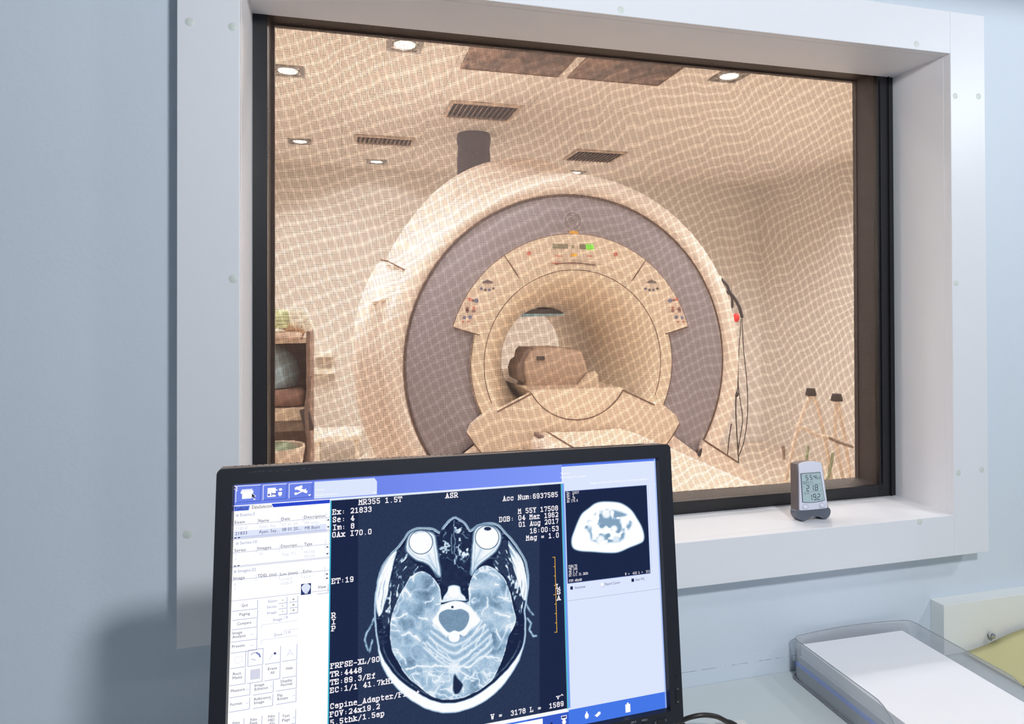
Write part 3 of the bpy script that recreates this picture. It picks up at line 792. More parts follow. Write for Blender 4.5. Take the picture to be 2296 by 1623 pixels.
# round basket with green cloth
rq = cp(650, 992); zc_ = rq[2]
rb = thing('round_basket', 'round white rimmed basket with a green cloth beside the cabinet foot', 'basket', (rq[0] - .04, YCAB - .10, zc_ - .08))
b = nb(); lathe(b, [(.06, -.04), (.085, .0), (.095, .085), (.102, .09), (.104, .082), (.09, .0), (.065, -.045), (1e-4, -.045)], 36); obj('bowl', b, mat('basket_white', rgb(220, 200, 180), .5), rb, True)
b = nb(); bmesh.ops.create_uvsphere(b, u_segments=20, v_segments=12, radius=.075); bmesh.ops.transform(b, matrix=Matrix.Translation((0, 0, .07)) @ Matrix.Diagonal((1, 1, .45, 1)), verts=b.verts); obj('cloth', b, mat('cloth_green', rgb(120, 132, 108), .8), rb, True)
bk = thing('basket_stool', 'beige stool under the round basket', 'stool', (rq[0] - .04, YCAB - .10, 0))
zt_ = zc_ - .08 - .045
b = nb(); cyl(b, .11, zt_ - .03, zt_, 28); obj('seat', b, cabl, bk)
for k in range(3):
    b = nb(); a_ = k * 2.09 + .4; tube(b, [(.06 * math.cos(a_), .06 * math.sin(a_), zt_ - .03), (.12 * math.cos(a_), .12 * math.sin(a_), 0)], .012, 10); obj('leg', b, cabl, bk, True)

# white bench and small shelves at the back
wb = mat('bench_white', rgb(250, 240, 226), .4)
pA = on_y(700, 980, 4.6); pB = on_y(812, 978, 4.6)
bn = thing('bench', 'long low white bench by the scan-room back wall', 'bench', ((pA[0] + pB[0]) / 2, 4.82, 0)); hw = (pB[0] - pA[0]) / 2
obj('seat_board', bx(-hw - .1, hw, -.22, .22, pA[2] - .05, pA[2], bev=.01), wb, bn)
for s_ in (-1, 1): obj('leg', bx(s_ * (hw - .04) - .02, s_ * (hw - .04) + .02, -.18, .18, 0, pA[2] - .05), wb, bn)
for (x0p, x1p, yp, l) in ((705, 748, 795, 'upper of two small white shelves on the scan-room back wall'), (702, 752, 832, 'lower of two small white shelves on the scan-room back wall')):
    a_ = on_y(x0p, yp, 5.18); c_ = on_y(x1p, yp, 5.18)
    t = thing('wall_shelf', l, 'shelf', ((a_[0] + c_[0]) / 2, 5.30, a_[2])); hh = (c_[0] - a_[0]) / 2
    obj('board', bx(-hh, hh, -.22, -.0, -.02, .02, bev=.004), wb, t); obj('bracket', bx(-.01, .01, -.15, -.0, -.07, -.02), wb, t)

# ================================================================== CONTROL ROOM THINGS
desk_m = mat('desk_pale_grey_laminate', rgb(203, 210, 211), 0.45, var=.05, vscale=900)
ZD = 0.717
dk_ = thing('desk', 'pale grey speckled desk top running along the blue wall under the window', 'desk', (.6, -.38, 0))
obj('desk_top', bx(-1.6, 2.0, -.40, .4298, ZD - .028, ZD, bev=.002), desk_m, dk_)
for x in (-1.5, 1.85): obj('leg_panel', bx(x, x + .03, -.36, .38, 0, ZD - .028), desk_m, dk_)

# ------------------------------------------------------------------ monitor
MO = np.array([-0.1131, -0.4309, 1.319]); MY, MT, MR = 0.0731, -0.1148, 0.0199
SW, SH = .518, .518 / 1.6625


def _mrot():
    ca, sa = math.cos(MY), math.sin(MY); cb, sb = math.cos(MT), math.sin(MT); cc, sc_ = math.cos(MR), math.sin(MR)
    return np.array([[ca, -sa, 0], [sa, ca, 0], [0, 0, 1]]) @ np.array([[1, 0, 0], [0, cb, -sb], [0, sb, cb]]) @ np.array([[cc, 0, sc_], [0, 1, 0], [-sc_, 0, cc]])


MRT = _mrot(); MU, MN, MV = MRT[:, 0], MRT[:, 1], MRT[:, 2]      # along the screen, into the screen, up the screen


def S2(px, py):
    """photo pixel -> position on the screen glass (u along, v up, metres; origin top left)"""
    d = ray(px, py); t = ((MO - EYE) @ MN) / (d @ MN); P = EYE + d * t - MO
    return float(P @ MU), float(P @ MV)


mon = thing('monitor', 'wide black computer monitor on the desk showing an axial brain scan', 'monitor', (0, 0, 0))
MM = Matrix(((MU[0], MN[0], MV[0], MO[0]), (MU[1], MN[1], MV[1], MO[1]), (MU[2], MN[2], MV[2], MO[2]), (0, 0, 0, 1)))
mon.matrix_world = MM
bez = mat('monitor_black_plastic', rgb(27, 29, 37), .38, bump=.04, bscale=1500)
uL, vT = S2(486, 1051); uR, _ = S2(1497, 997); _, vB = S2(1526, 1612)
BL, BR, BT, BB = uL + .0005, uR, vT, vB
E_ = .0065                                    # the bezel stands this far in front of the glass


def frame_prism(o4, i4, y0, y1, rad):
    """picture-frame solid in the (u, v) plane"""
    b_ = nb(); (a0, a1, c0, c1), (e0, e1, f0, f1) = o4, i4
    def corner(x, z, sx, sz): return [(x + sx * rad * (1 - math.cos(t)) if False else x + sx * (rad - rad * math.sin(t)), z + sz * (rad - rad * math.cos(t))) for t in np.linspace(0, math.pi / 2, 5)]
    # outline, clockwise from top left
    o_ = [(a0 + rad - rad * math.cos(t), c1 - rad + rad * math.sin(t)) for t in np.linspace(0, math.pi / 2, 6)] + [(a1 - rad + rad * math.sin(t), c1 - rad + rad * math.cos(t)) for t in np.linspace(0, math.pi / 2, 6)] \
        + [(a1 - rad + rad * math.cos(t), c0 + rad - rad * math.sin(t)) for t in np.linspace(0, math.pi / 2, 6)] + [(a0 + rad - rad * math.sin(t), c0 + rad - rad * math.cos(t)) for t in np.linspace(0, math.pi / 2, 6)]
    ic = [(e0, f1), (e1, f1), (e1, f0), (e0, f0)]
    O0 = [b_.verts.new((p[0], y0, p[1])) for p in o_]; O1 = [b_.verts.new((p[0], y1, p[1])) for p in o_]
    I0 = [b_.verts.new((p[0], y0, p[1])) for p in ic]; bv = .0022
    I1 = [b_.verts.new((p[0] + (bv if i in (1, 2) else -bv) * -1, y0 + E_ + .001, p[1] + (bv if i < 2 else -bv) * -1)) for i, p in enumerate(ic)]
    n = len(o_)
    for i in range(n): b_.faces.new((O0[i], O0[(i + 1) % n], O1[(i + 1) % n], O1[i]))
    b_.faces.new(O1)
    for q in range(4):      # front faces
        seg = [O0[(6 * q + k) % n] for k in range(0, 6)]
        b_.faces.new([I0[q]] + seg)
        b_.faces.new((I0[q], O0[(6 * q + 5) % n], O0[(6 * q + 6) % n], I0[(q + 1) % 4]))
    for q in range(4): b_.faces.new((I0[q], I0[(q + 1) % 4], I1[(q + 1) % 4], I1[q]))
    return b_


b = frame_prism((BL, BR, BB, BT), (-.0005, SW + .0005, -SH - .0005, .0005), -E_, .016, .006)
bezel = obj('bezel', b, bez, mon)
b = nb(); box(b, BL + .012, BR - .012, .016, .045, BB + .012, BT - .008, bev=.006); back = obj('rear_housing', b, bez, mon)
b = nb()
for k in range(34): box(b, BL + .016 + k * .0072, BL + .0178 + k * .0072, .0095, .0125, BT + .0004, BT + .0008)
for k in range(100): box(b, BL + .262 + k * .0026, BL + .2633 + k * .0026, .004, .014, BT + .0004, BT + .0007)
obj('vent_slots', b, mat('slot_black', rgb(8, 8, 10), .8), back)
b = nb(); box(b, BL + .004, BR - .012, -.0015, .0155, BT - .001, BT + .0005, bev=.0003); obj('lit_top_strip', b, mat('lit_top_brown', rgb(128, 112, 104), .5), back)  # housing's top surface; the light falling on it is put into the brown colour
# scratched wear line on the top bezel
b = nb(); rnd = random.Random(2)
for (px0, px1) in ((560, 700), (1078, 1180), (1200, 1355), (1365, 1400), (1410, 1490)):
    x = px0
    while x < px1:
        l = rnd.uniform(2, 8); y = (1041 - (x - 485) * .0515) + rnd.uniform(-1.2, 1.2) if x > 1000 else (1052 - (x - 485) * .05) + rnd.uniform(-1, 2)
        y = y + (8 if x < 1000 else -.5)
        u0, v0_ = S2(x, y); u1, v1_ = S2(x + l, y - l * .05); box(b, u0, u1, -E_ - .00008, -E_, v0_, v0_ + rnd.uniform(.0002, .0005)); x += l + rnd.uniform(1, 10)
obj('scuff_marks', b, mat('scuff_grey', rgb(84, 88, 96), .7), bezel)
# stand
b = nb(); box(b, SW / 2 - .05, SW / 2 + .05, .045, .075, -.40, -.12, bev=.01); obj('stand_neck', b, bez, mon)
ft = bx(-.13, .13, -.10, .10, 0, .018, bev=.006); bmesh.ops.transform(ft, matrix=MM.inverted() @ Matrix.Translation((.17, -.37, ZD)) @ Matrix.Rotation(MY, 4, 'Z'), verts=ft.verts); obj('stand_foot', ft, bez, mon)
st_ = nb(); a_ = MM @ Vector((SW / 2, .06, -.36)); tube(st_, [a_, (a_.x, a_.y, ZD + .01)], .03, 16); bmesh.ops.transform(st_, matrix=MM.inverted(), verts=st_.verts); obj('stand_column', st_, bez, mon, True)
# bezel buttons and their marks
btn = mat('button_black', rgb(20, 21, 24), .45); mark = mat('bezel_print', rgb(150, 156, 166), .6)


def pill(parent, a, c, half, name='bezel_button'):
    (u0, v0_), (u1, v1_) = S2(*a), S2(*c); b_ = nb(); ang = math.atan2(v1_ - v0_, u1 - u0); L = math.hypot(u1 - u0, v1_ - v0_); r = half
    P_ = [(r * math.cos(t), r * math.sin(t)) for t in np.linspace(math.pi / 2, 3 * math.pi / 2, 10)] + [(L + r * math.cos(t), r * math.sin(t)) for t in np.linspace(-math.pi / 2, math.pi / 2, 10)]
    q = [(u0 + x * math.cos(ang) - y * math.sin(ang), v0_ + x * math.sin(ang) + y * math.cos(ang)) for x, y in P_]
    lo = [b_.verts.new((x, -E_ + .0002, y)) for x, y in q]; hi = [b_.verts.new((x, -E_ - .0006, y)) for x, y in q]; b_.faces.new(hi)
    for i in range(len(q)): b_.faces.new((lo[i], lo[(i + 1) % len(q)], hi[(i + 1) % len(q)], hi[i]))
    o_ = obj(name, b_, btn, parent); return o_


def chevron(parent, px, py, dx, dy):
    b_ = nb(); P_ = [(px - dy * 2.6 - dx * 1.6, py - dx * 2.6 - dy * 1.6), (px + dx * 1.8, py + dy * 1.8), (px + dy * 2.6 - dx * 1.6, py + dx * 2.6 - dy * 1.6)]
    tube(b_, [(S2(*p)[0], -E_ - .0007, S2(*p)[1]) for p in P_], .00022, 5); obj('arrow_mark', b_, mark, parent)


pill(mon, (1511, 1512), (1511.05, 1512.6), .0026)
o = pill(mon, (1512, 1541), (1513.6, 1569), .0024); chevron(o, 1512.5, 1539, 0, -1); chevron(o, 1513.5, 1567.5, 0, 1)
o = pill(mon, (1464, 1614), (1486, 1608.5), .0025); chevron(o, 1463, 1614, -1, 0); chevron(o, 1486, 1608.5, 1, 0)
pill(mon, (1439, 1618), (1439.3, 1618), .0026); pill(mon, (1415, 1624), (1415.3, 1624), .0026)

# ------------------------------------------------------------------ what the monitor shows
GL = {'A': '12 39 52;02 22;42 62;24 44', 'B': '12 19;02 42 53 55 46 16;46 57 58 49 09', 'C': '58 49 29 18 13 22 42 53;57 59', 'D': '12 19;02 42 53 58 49 09',
      'E': '12 19;09 59 57;02 52 54;16 36', 'F': '12 19;09 59 57;02 32;16 36', 'G': '58 49 29 18 13 22 52 55 35', 'H': '12 19;52 59;02 22;42 62;09 29;49 69;16 56', 'I': '12 52;19 59;32 39',
      'L': '12 19;02 52 54;09 29', 'M': '12 19 36 59 52;02 22;42 62', 'N': '12 19 52 59;02 22;49 69', 'O': '29 18 13 22 42 53 58 49 29', 'P': '12 19;02 32;09 49 58 56 45 15',
      'R': '12 19;02 22;09 49 58 56 45 15;35 52 62', 'S': '57 59;58 49 29 18 17 26 45 54 53 42 22 13;12 14', 'T': '07 09 69 67;22 42;32 39', 'V': '19 32 59;09 29;49 69', 'W': '09 29;49 69;19 22 36 42 59',
      'X': '12 59;19 52;02 22;42 62;09 29;49 69', 'Y': '19 35 59;35 32;22 42;09 29;49 69', 'a': '16 27 47 56 52 62;55 25 14 13 22 42 53', 'b': '19 12;16 27 47 56 53 42 22 13;09 19',
      'c': '56 47 27 16 13 22 42 53;55 57', 'd': '59 52 62;53 42 22 13 16 27 47 56;49 59', 'e': '15 55 56 47 27 16 13 22 42 52', 'f': '12 52;32 38 49 59;17 57', 'g': '57 51 40 20;57 67;53 42 22 13 16 27 47 56',
      'h': '09 19 12;16 27 47 56 52;02 22;42 62', 'i': '12 52;32 37 17;39 39', 'k': '09 19 12;15 47;25 52;02 22;42 62;37 57', 'l': '19 39 32;12 52', 'm': '07 17 12;16 27 36 32;36 47 57 66 62', 'n': '07 17 12;02 22;42 62;16 27 47 56 52',
      'p': '07 17 10;00 30;16 27 47 56 53 42 22 13', 'r': '07 27 22;02 52;26 37 47 56', 's': '56 47 27 16 15 45 54 53 42 22 13', 't': '29 23 32 42 53;17 57', 'u': '07 17 13 22 42 53;57 52 62;47 57',
      'v': '17 32 57;07 27;47 67', 'w': '17 22 35 42 57', 'x': '12 57;17 52;02 22;42 62;07 27;47 67', 'z': '17 57 12 52', '0': '29 18 13 22 42 53 58 49 29', '1': '18 39 32;12 52', '2': '18 29 49 58 56 12 52 53',
      '3': '18 29 49 58 57 46 36;46 55 53 42 22 13', '4': '49 14 64;49 42;32 52', '5': '59 19 16 46 55 53 42 22 13', '6': '58 49 29 18 13 22 42 53 55 46 26 15', '7': '18 19 59 58 32',
      '8': '26 17 18 29 49 58 57 46 26 15 13 22 42 53 55 46', '9': '13 22 42 53 58 49 29 18 16 25 45 56', ':': '33 33;36 36', '.': '32 32', '/': '11 59', '-': '15 55', '_': '00 60', '+': '15 55;33 37', '=': '14 54;16 56', '^': '17 39 57', ' ': ''}
GL = {k: [[(int(p[0]), int(p[1]) - 2) for p in s.split()] for s in v.split(';') if s] for k, v in GL.items()}


class Flat:
    """flat coloured marks lying on one face, kept as one mesh with a colour per face"""
    def __init__(s): s.v = []; s.f = []; s.c = []; s.z = 0

    def poly(s, pts, col, lift=None):
        z = s.z if lift is None else lift; n = len(s.v)
        s.v += [(p[0], -z, p[1]) for p in pts]; s.f.append(tuple(range(n, n + len(pts)))); s.c.append(col)

    def rect(s, u0, v0, u1, v1, col, lift=None): s.poly([(u0, v0), (u1, v0), (u1, v1), (u0, v1)], col, lift)

    def line(s, a, b_, w_, col, lift=None):
        d = np.array(b_, float) - np.array(a, float); L = math.hypot(*d)
        if L < 1e-9: s.rect(a[0] - w_ / 2, a[1] - w_ / 2, a[0] + w_ / 2, a[1] + w_ / 2, col, lift); return
        t = d / L * w_ / 2; n_ = np.array([-t[1], t[0]]); a = np.array(a) - t; b_ = np.array(b_) + t
        s.poly([a - n_, b_ - n_, b_ + n_, a + n_], col, lift)

    def path(s, pts, w_, col, lift=None):
        for i in range(len(pts) - 1): s.line(pts[i], pts[i + 1], w_, col, lift)

    def mono(s, text, u, v, adv, cap, col, weight=.95, lift=None):
        k = cap / 7.0; kx = adv / 7.2
        for ch in text:
            for st in GL.get(ch, []): s.path([(u + p[0] * kx, v + p[1] * k) for p in st], weight * min(k, kx), col, lift)
            u += adv

    def build(s, name, m, parent):
        me = bpy.data.meshes.new(name); me.from_pydata(s.v, [], s.f); me.update()
        at = me.color_attributes.new('glow', 'FLOAT_COLOR', 'CORNER'); dat = []
        for f, c in zip(s.f, s.c): dat += [c[0], c[1], c[2], 1.0] * len(f)
        at.data.foreach_set('color', dat); me.materials.append(m)
        o_ = bpy.data.objects.new(name, me); C.objects.link(o_); o_.parent = parent; return o_


glow = emission_mat('screen_glow', (1, 1, 1, 1), 1.0, attr='glow')


def k3(r, g, b_): return rgb(r, g, b_)[:3]


def rel(px, py): return S2(px, py)


UIF = None
_tc = bpy.data.curves.new('ui_text', 'FONT'); _to = bpy.data.objects.new('ui_text', _tc); C.objects.link(_to)
if UIF: _tc.font = UIF
_tc.resolution_u = 2; _tc.size = 1.0


def text_tris(t, bold=0.0):
    _tc.body = t; _tc.offset = bold
    dg = bpy.context.evaluated_depsgraph_get(); dg.update(); me = _to.evaluated_get(dg).to_mesh()
    V = [(v.co.x, v.co.y) for v in me.vertices]; F_ = [tuple(p.vertices) for p in me.polygons]; _to.evaluated_get(dg).to_mesh_clear()
    return V, F_


def ui(fl, t, x0, y0, x1, cap, col, bold=0.0, lift=None):
    """text with its baseline at (x0, y0), ending at x1, capital height in photo pixels"""
    V, F_ = text_tris(t, bold)
    if not V: return
    u0, v0_ = rel(x0, y0); u1, _ = rel(x1, y0 - (x1 - x0) * .1); mx = max(p[0] for p in V); mn = min(p[0] for p in V)
    kx = (u1 - u0) / max(1e-6, mx - mn); _, v2 = rel(x0, y0 - cap); ky = (v2 - v0_) / .727
    for f in F_: fl.poly([(u0 + (V[i][0] - mn) * kx, v0_ + V[i][1] * ky) for i in f], col, lift)


def Rp(fl, x0, y0, x1, y1, col, lift=None):
    (u0, v0_), (u1, v1_) = rel(x0, y0), rel(x1, y1); fl.rect(u0, v1_, u1, v0_, col, lift)


L1, L2, L3, L4 = .00025, .00045, .00065, .00085
# --- base panel (left tool column white, right pane pale blue, blue bars)
base = Flat(); base.z = .0001
W_ = k3(255, 255, 255); BLUE = k3(110, 132, 232); BLUE2 = k3(130, 155, 250); PALE = k3(220, 230, 253); NAVY = k3(26, 40, 78); INK = k3(62, 66, 120)
base.rect(0, -SH, SW, 0, W_)
uV0 = rel(741, 1300)[0]; uV1 = rel(1266, 1300)[0]; vVT = rel(1251, 1084.5)[1]; vVB = rel(1266, 1588.5)[1]
vTab = rel(600, 1128)[1]
base.rect(0, vTab, SW, 0, BLUE, L1)                       # title bar
n_ = 24
for i in range(n_):                                        # the screen's own brightness roll-off along the bar
    t0_, t1_ = i / n_, (i + 1) / n_
    c_ = tuple(lerp(BLUE[k], BLUE2[k], t0_) for k in range(3)); base.rect(uV0 + (uV1 - uV0) * t0_, vVT, uV0 + (uV1 - uV0) * t1_, 0, c_, L1 + .00004)
base.rect(uV0 - .0006, vVT - .0004, uV1, vVT + .0022, k3(228, 238, 255), L2)
base.rect(uV1, -SH, SW, 0, PALE, L1 + .00005)
base.rect(uV1 + .0, vVT, uV1 + .0012, -.0045, k3(240, 245, 255), L2); base.rect(uV1, -.0040, SW - .004, -.0052, k3(225, 235, 255), L2)
base.rect(uV1, -.0040, SW, 0, k3(90, 125, 235), L2)
base.rect(SW - .0032, -SH, SW, 0, k3(170, 195, 252), L2)
vBar = rel(1497, 1549)[1]
base.rect(uV0, -SH, SW, vBar, k3(70, 120, 232), L2)
base.rect(rel(1180, 1500)[0], -SH, uV1, vVB - .001, k3(58, 92, 200), L2 + .00004)
base.rect(uV1 - .0004, vVB, uV1 + .0026, vVT, k3(120, 160, 240), L2); base.rect(uV1 - .0016, vVB - .0016, uV1 - .0002, vVT, k3(60, 190, 210), L3)
base.rect(uV0 - .0014, vVB - .0016, uV0, vVT, k3(70, 190, 220), L3)
base.rect(uV0, vVB - .0040, uV1, vVB - .0006, k3(248, 250, 255), L3)
base.rect(uV0, -SH, rel(1216, 1600)[0], vVB - .006, W_, L3)
# tab page and tab strip
(ua, va), (ub, vb) = rel(705, 1080), rel(845, 1108)
base.poly([(ua, vb), (ub, vb), (ub, va - .004), (ub - .003, va), (ua, va)], PALE, L3)
u9 = rel(742, 1124)[0]; v8, v9 = rel(560, 1140)[1], rel(560, 1131)[1]
base.rect(0, rel(600, 1143)[1], u9, rel(600, 1128)[1], W_, L2)
(ua, va) = rel(525, 1146); (ub, vb) = rel(558, 1133); base.poly([(ua, va), (ub, va), (ub + .001, vb), (ua, vb)], k3(96, 122, 226), L3)
ua = rel(613, 1139)[0]; base.poly([(ua, rel(612, 1137)[1]), (u9 - .0012, rel(612, 1137)[1]), (u9 - .0012, rel(612, 1129)[1]), (ua - .002, rel(612, 1129)[1])], k3(44, 72, 205), L3)
screen = base.build('screen', glow, mon)

ic = Flat(); ic.z = L4
# three toolbar buttons
for x0, y0, x1, y1 in ((529, 1089.5, 584, 1126), (590, 1087, 643, 1121), (648, 1084, 700, 1117)):
    (u0, v0_), (u1, v1_) = rel(x0, y0), rel(x1, y1 - 3)
    ic.rect(u0, v1_, u0 + .0006, v0_, W_); ic.rect(u0, v0_ - .0006, u1, v0_, W_); ic.rect(u1 - .0005, v1_, u1, v0_, k3(60, 80, 180)); ic.rect(u0, v1_, u1, v1_ + .0005, k3(60, 80, 180))
Rp(ic, 542, 1097, 566, 1102, k3(235, 238, 255)); Rp(ic, 540, 1101, 568, 1105, W_); Rp(ic, 543, 1105, 563, 1117, W_)
cu = [(0, 0), (0, -12), (3, -9), (6, -15), (8, -14), (6, -8), (10, -8)]


def cursor(x, y, s, c0, lift):
    u0, v0_ = rel(x, y); k = s * .0005; ic.poly([(u0 + a_ * k, v0_ + c * k) for a_, c in ((0, 0), (0, -12), (3, -9.5), (5.5, -15), (8, -14), (5.6, -8.6), (9.5, -8.4))], c0, lift)


cursor(563, 1103, 1.15, W_, L4 + .0001); cursor(565, 1106, .75, k3(30, 34, 60), L4 + .0002); cursor(525, 1087, .9, W_, L4 + .0001); cursor(526, 1090, .45, k3(80, 70, 150), L4 + .0002)
Rp(ic, 600, 1094, 618, 1113, W_); Rp(ic, 601, 1107, 605, 1111, k3(60, 70, 160), L4 + .0001); Rp(ic, 608, 1104, 611, 1111, k3(150, 160, 225), L4 + .0001)
ic.path([rel(613, 1099), rel(621, 1098)], .0012, W_); ic.path([rel(618, 1107), rel(612, 1107)], .0012, k3(60, 70, 160), L4 + .0001)
u0, v0_ = rel(629, 1097); ic.poly([(u0 + .0018 * math.cos(t), v0_ + .0014 * math.sin(t)) for t in np.linspace(0, 2 * math.pi, 17)[:-1]], W_); Rp(ic, 624, 1103, 632, 1109.5, W_); Rp(ic, 626, 1110.5, 630, 1112, W_)
ic.path([rel(666, 1094), rel(686, 1102)], .0028, W_); ic.path([rel(664, 1095), rel(675, 1091)], .0028, W_); ic.path([rel(663, 1108), rel(685, 1097)], .0014, W_); u0, v0_ = rel(663, 1106); ic.poly([(u0 + .0016 * math.cos(t), v0_ + .0012 * math.sin(t)) for t in np.linspace(0, 2 * math.pi, 13)[:-1]], W_)
for x, y in ((694, 1110), (839, 1104)): u0, v0_ = rel(x, y); ic.poly([(u0 - .0018, v0_ + .001), (u0, v0_ - .001), (u0 + .0018, v0_ + .001)], W_)
ic.build('toolbar_buttons', glow, screen); ic = Flat(); ic.z = L4
LG = k3(214, 220, 242); MG = k3(150, 158, 205)
# list headers and separators on the white column
Rp(ic, 524, 1191.5, 732, 1190.5, k3(224, 232, 252), L3)
(ux0, _), (ux1, _) = rel(524, 1170), rel(740, 1170)
for y in (1177.5, 1205.0, 1207.5, 1210.0, 1239.5, 1269.5, 1272, 1300.5, 1347):
    v_ = rel(524, y)[1]; ic.rect(ux0, v_, ux1, v_ + .00035, MG)
for (x, y0, y1) in ((577, 1162, 1176), (628, 1160, 1174), (679, 1157, 1171), (731, 1149, 1168), (575, 1225, 1238), (626, 1222, 1236), (676, 1220, 1233), (729, 1209, 1230), (574, 1287, 1300), (626, 1284, 1298), (676, 1281, 1295), (728, 1270, 1292)):
    Rp(ic, x, y0, x + .8, y1, LG)
for x, y, s in ((736, 1165, 1), (736, 1181, -1), (734, 1225.5, 1), (734, 1241, -1), (733, 1286, 1), (733, 1296, -1), (528, 1205.5, 1), (536, 1205, -1), (527, 1268.5, 1), (535, 1268, -1)):
    u0, v0_ = rel(x, y); ic.poly([(u0 - .0016, v0_ - s * .0007), (u0 + .0016, v0_ - s * .0007), (u0, v0_ + s * .0009)], NAVY)
ic.build('list_rules', glow, screen); ic = Flat(); ic.z = L4
# head icon + View button
Rp(ic, 675, 1309, 697, 1331, k3(40, 54, 110)); u0, v0_ = rel(686, 1318); ic.poly([(u0 + .0046 * math.cos(t) * (1 + .1 * math.sin(3 * t)), v0_ + .0048 * math.sin(t)) for t in np.linspace(0, 2 * math.pi, 17)[:-1]], k3(225, 232, 250), L4 + .0001); Rp(ic, 683, 1322, 690, 1330, k3(205, 214, 240), L4 + .0001)


def button(x0, y0, x1, y1, c=MG, top=False):
    (u0, v0_), (u1, v1_) = rel(x0, y0), rel(x1, y1); ic.rect(u0, v1_ - .00045, u1, v1_, c); ic.rect(u1 - .00045, v1_, u1, v0_, c)
    if top: ic.rect(u0, v0_, u1, v0_ + .00045, c); ic.rect(u0, v1_, u0 + .00045, v0_, c)


for q in ((712, 1311, 736, 1328), (521, 1351, 578, 1363), (521, 1372, 578, 1383), (520, 1392, 577, 1404), (519, 1413, 577, 1431), (518, 1440, 576, 1455.5), (625, 1340, 644, 1350), (649, 1338, 668, 1347), (625, 1353, 644, 1362), (649, 1351, 668, 1360), (625, 1366, 644, 1375), (649, 1363, 668, 1372),
          (517, 1463, 551, 1493), (595, 1452, 629, 1483), (633, 1447, 666, 1477), (516, 1502, 550, 1531), (555, 1496, 588, 1526), (594, 1490, 628, 1520), (633, 1485, 665, 1514), (515, 1538, 561, 1556), (568, 1532, 613, 1550), (620, 1522, 665, 1541), (514, 1570, 560, 1588), (568, 1562, 612, 1580), (620, 1551, 664, 1571), (514, 1615, 547, 1640), (555, 1609, 587, 1640), (594, 1601, 625, 1640), (633, 1594, 663, 1620)): button(*q)
button(556, 1458, 590, 1488, MG, True)
for x, y in ((562, 1421), (562, 1446), (552, 1545), (606, 1537), (552, 1575), (604, 1567), (656, 1558), (656, 1608)): Rp(ic, x, y, x + 5, y + .8, LG); Rp(ic, x + 4.4, y - 2.5, x + 5.2, y + .8, LG)
for q in ((586, 1401, 666, 1410), (585, 1435, 666, 1444)): (u0, v0_), (u1, v1_) = rel(q[0], q[1]), rel(q[2], q[3] - 8); ic.rect(u0, v0_, u1, v0_ + .0004, LG); ic.rect(u0, v0_ - .004, u0 + .0004, v0_, LG)
for q in ((638, 1378, 667, 1386), (637, 1413, 667, 1422)): (u0, v0_), (u1, v1_) = rel(*q[:2]), rel(q[2], q[3] - 12); ic.rect(u0, v0_, u1, v0_ + .0004, LG); ic.rect(u0, v0_ - .005, u0 + .0004, v0_, LG)
for i in range(9):          # grid icon
    (u0, v0_), (u1, v1_) = rel(562, 1502), rel(582, 1520); t = i / 8; ic.rect(u0, lerp(v0_, v1_, t), u1, lerp(v0_, v1_, t) + .0003, MG); ic.rect(lerp(u0, u1, t), v1_, lerp(u0, u1, t) + .0003, v0_, MG)
ic.path([rel(563, 1467), rel(568, 1463), rel(574, 1462)], .0007, MG); ic.path([rel(576, 1463), rel(581, 1466), rel(583, 1471)], .0015, k3(110, 130, 190)); ic.path([rel(564, 1477), rel(573, 1479)], .0005, MG); ic.path([rel(604, 1478), rel(611, 1466)], .0006, LG); Rp(ic, 614, 1462, 619, 1466, k3(60, 76, 130)); ic.path([rel(643, 1471), rel(650, 1456), rel(657, 1468)], .0005, LG); ic.path([rel(645, 1466), rel(654, 1464)], .0005, LG)
ic.path([rel(526, 1473), rel(543, 1470), rel(543, 1484), rel(527, 1486), rel(526, 1473)], .0004, k3(232, 234, 246))
ic.build('tool_buttons', glow, screen); ic = Flat(); ic.z = L4
# right pane: scroll bar, check boxes, separators, bottom icons
(u0, v0_), (u1, v1_) = rel(1451, 1089), rel(1464, 1281); ic.rect(u0, v1_, u1, v0_, k3(206, 218, 250)); ic.rect(u0, v1_, u0 + .0006, v0_, W_); ic.rect(u1 - .0008, v1_, u1, v0_, W_)
v_ = rel(1456, 1127)[1]; ic.rect(u0, v_, u1, v_ + .0008, W_); vv = v0_ - .002; ic.poly([(u0 + .002, vv - .002), (u1 - .002, vv - .002), ((u0 + u1) / 2, vv + .001)], W_); vv = v1_ + .003; ic.poly([(u0 + .001, vv + .0018), (u1 - .001, vv + .0018), ((u0 + u1) / 2, vv - .0018)], W_)
for x, y, c_ in ((1278, 1314.5, NAVY), (1347, 1307, W_), (1415, 1297, NAVY)): Rp(ic, x, y, x + 6, y + 6.5, c_)
button(1347, 1307, 1353.6, 1314)
(u0, _), (u1, _) = rel(1267, 1340), rel(1482, 1320); v_ = rel(1482, 1319)[1]; ic.rect(u0, v_, u1, v_ + .00035, k3(150, 160, 190)); v_ = rel(1472, 1085)[1]; ic.rect(rel(1466, 1085)[0], v_, u1, v_ + .0003, W_)
ic.build('scroll_bar', glow, screen); ic = Flat(); ic.z = L4
vq = vBar - .006; up_ = rel(1407, 1584)[0]; v_ = rel(1407, 1584)[1]; ic.rect(up_ - .0034, v_ - .0062, up_ + .0034, v_ + .0032, W_); ic.rect(up_ - .0012, v_ + .0030, up_ + .0012, v_ + .0050, W_)
u0, v_ = rel(1315, 1604); ic.poly([(u0 + .0026 * math.cos(t), v_ + .0034 * math.sin(t)) for t in np.linspace(0, 2 * math.pi, 17)[:-1]], W_); ic.rect(u0 - .0008, v_ + .003, u0 + .0008, v_ + .005, W_)
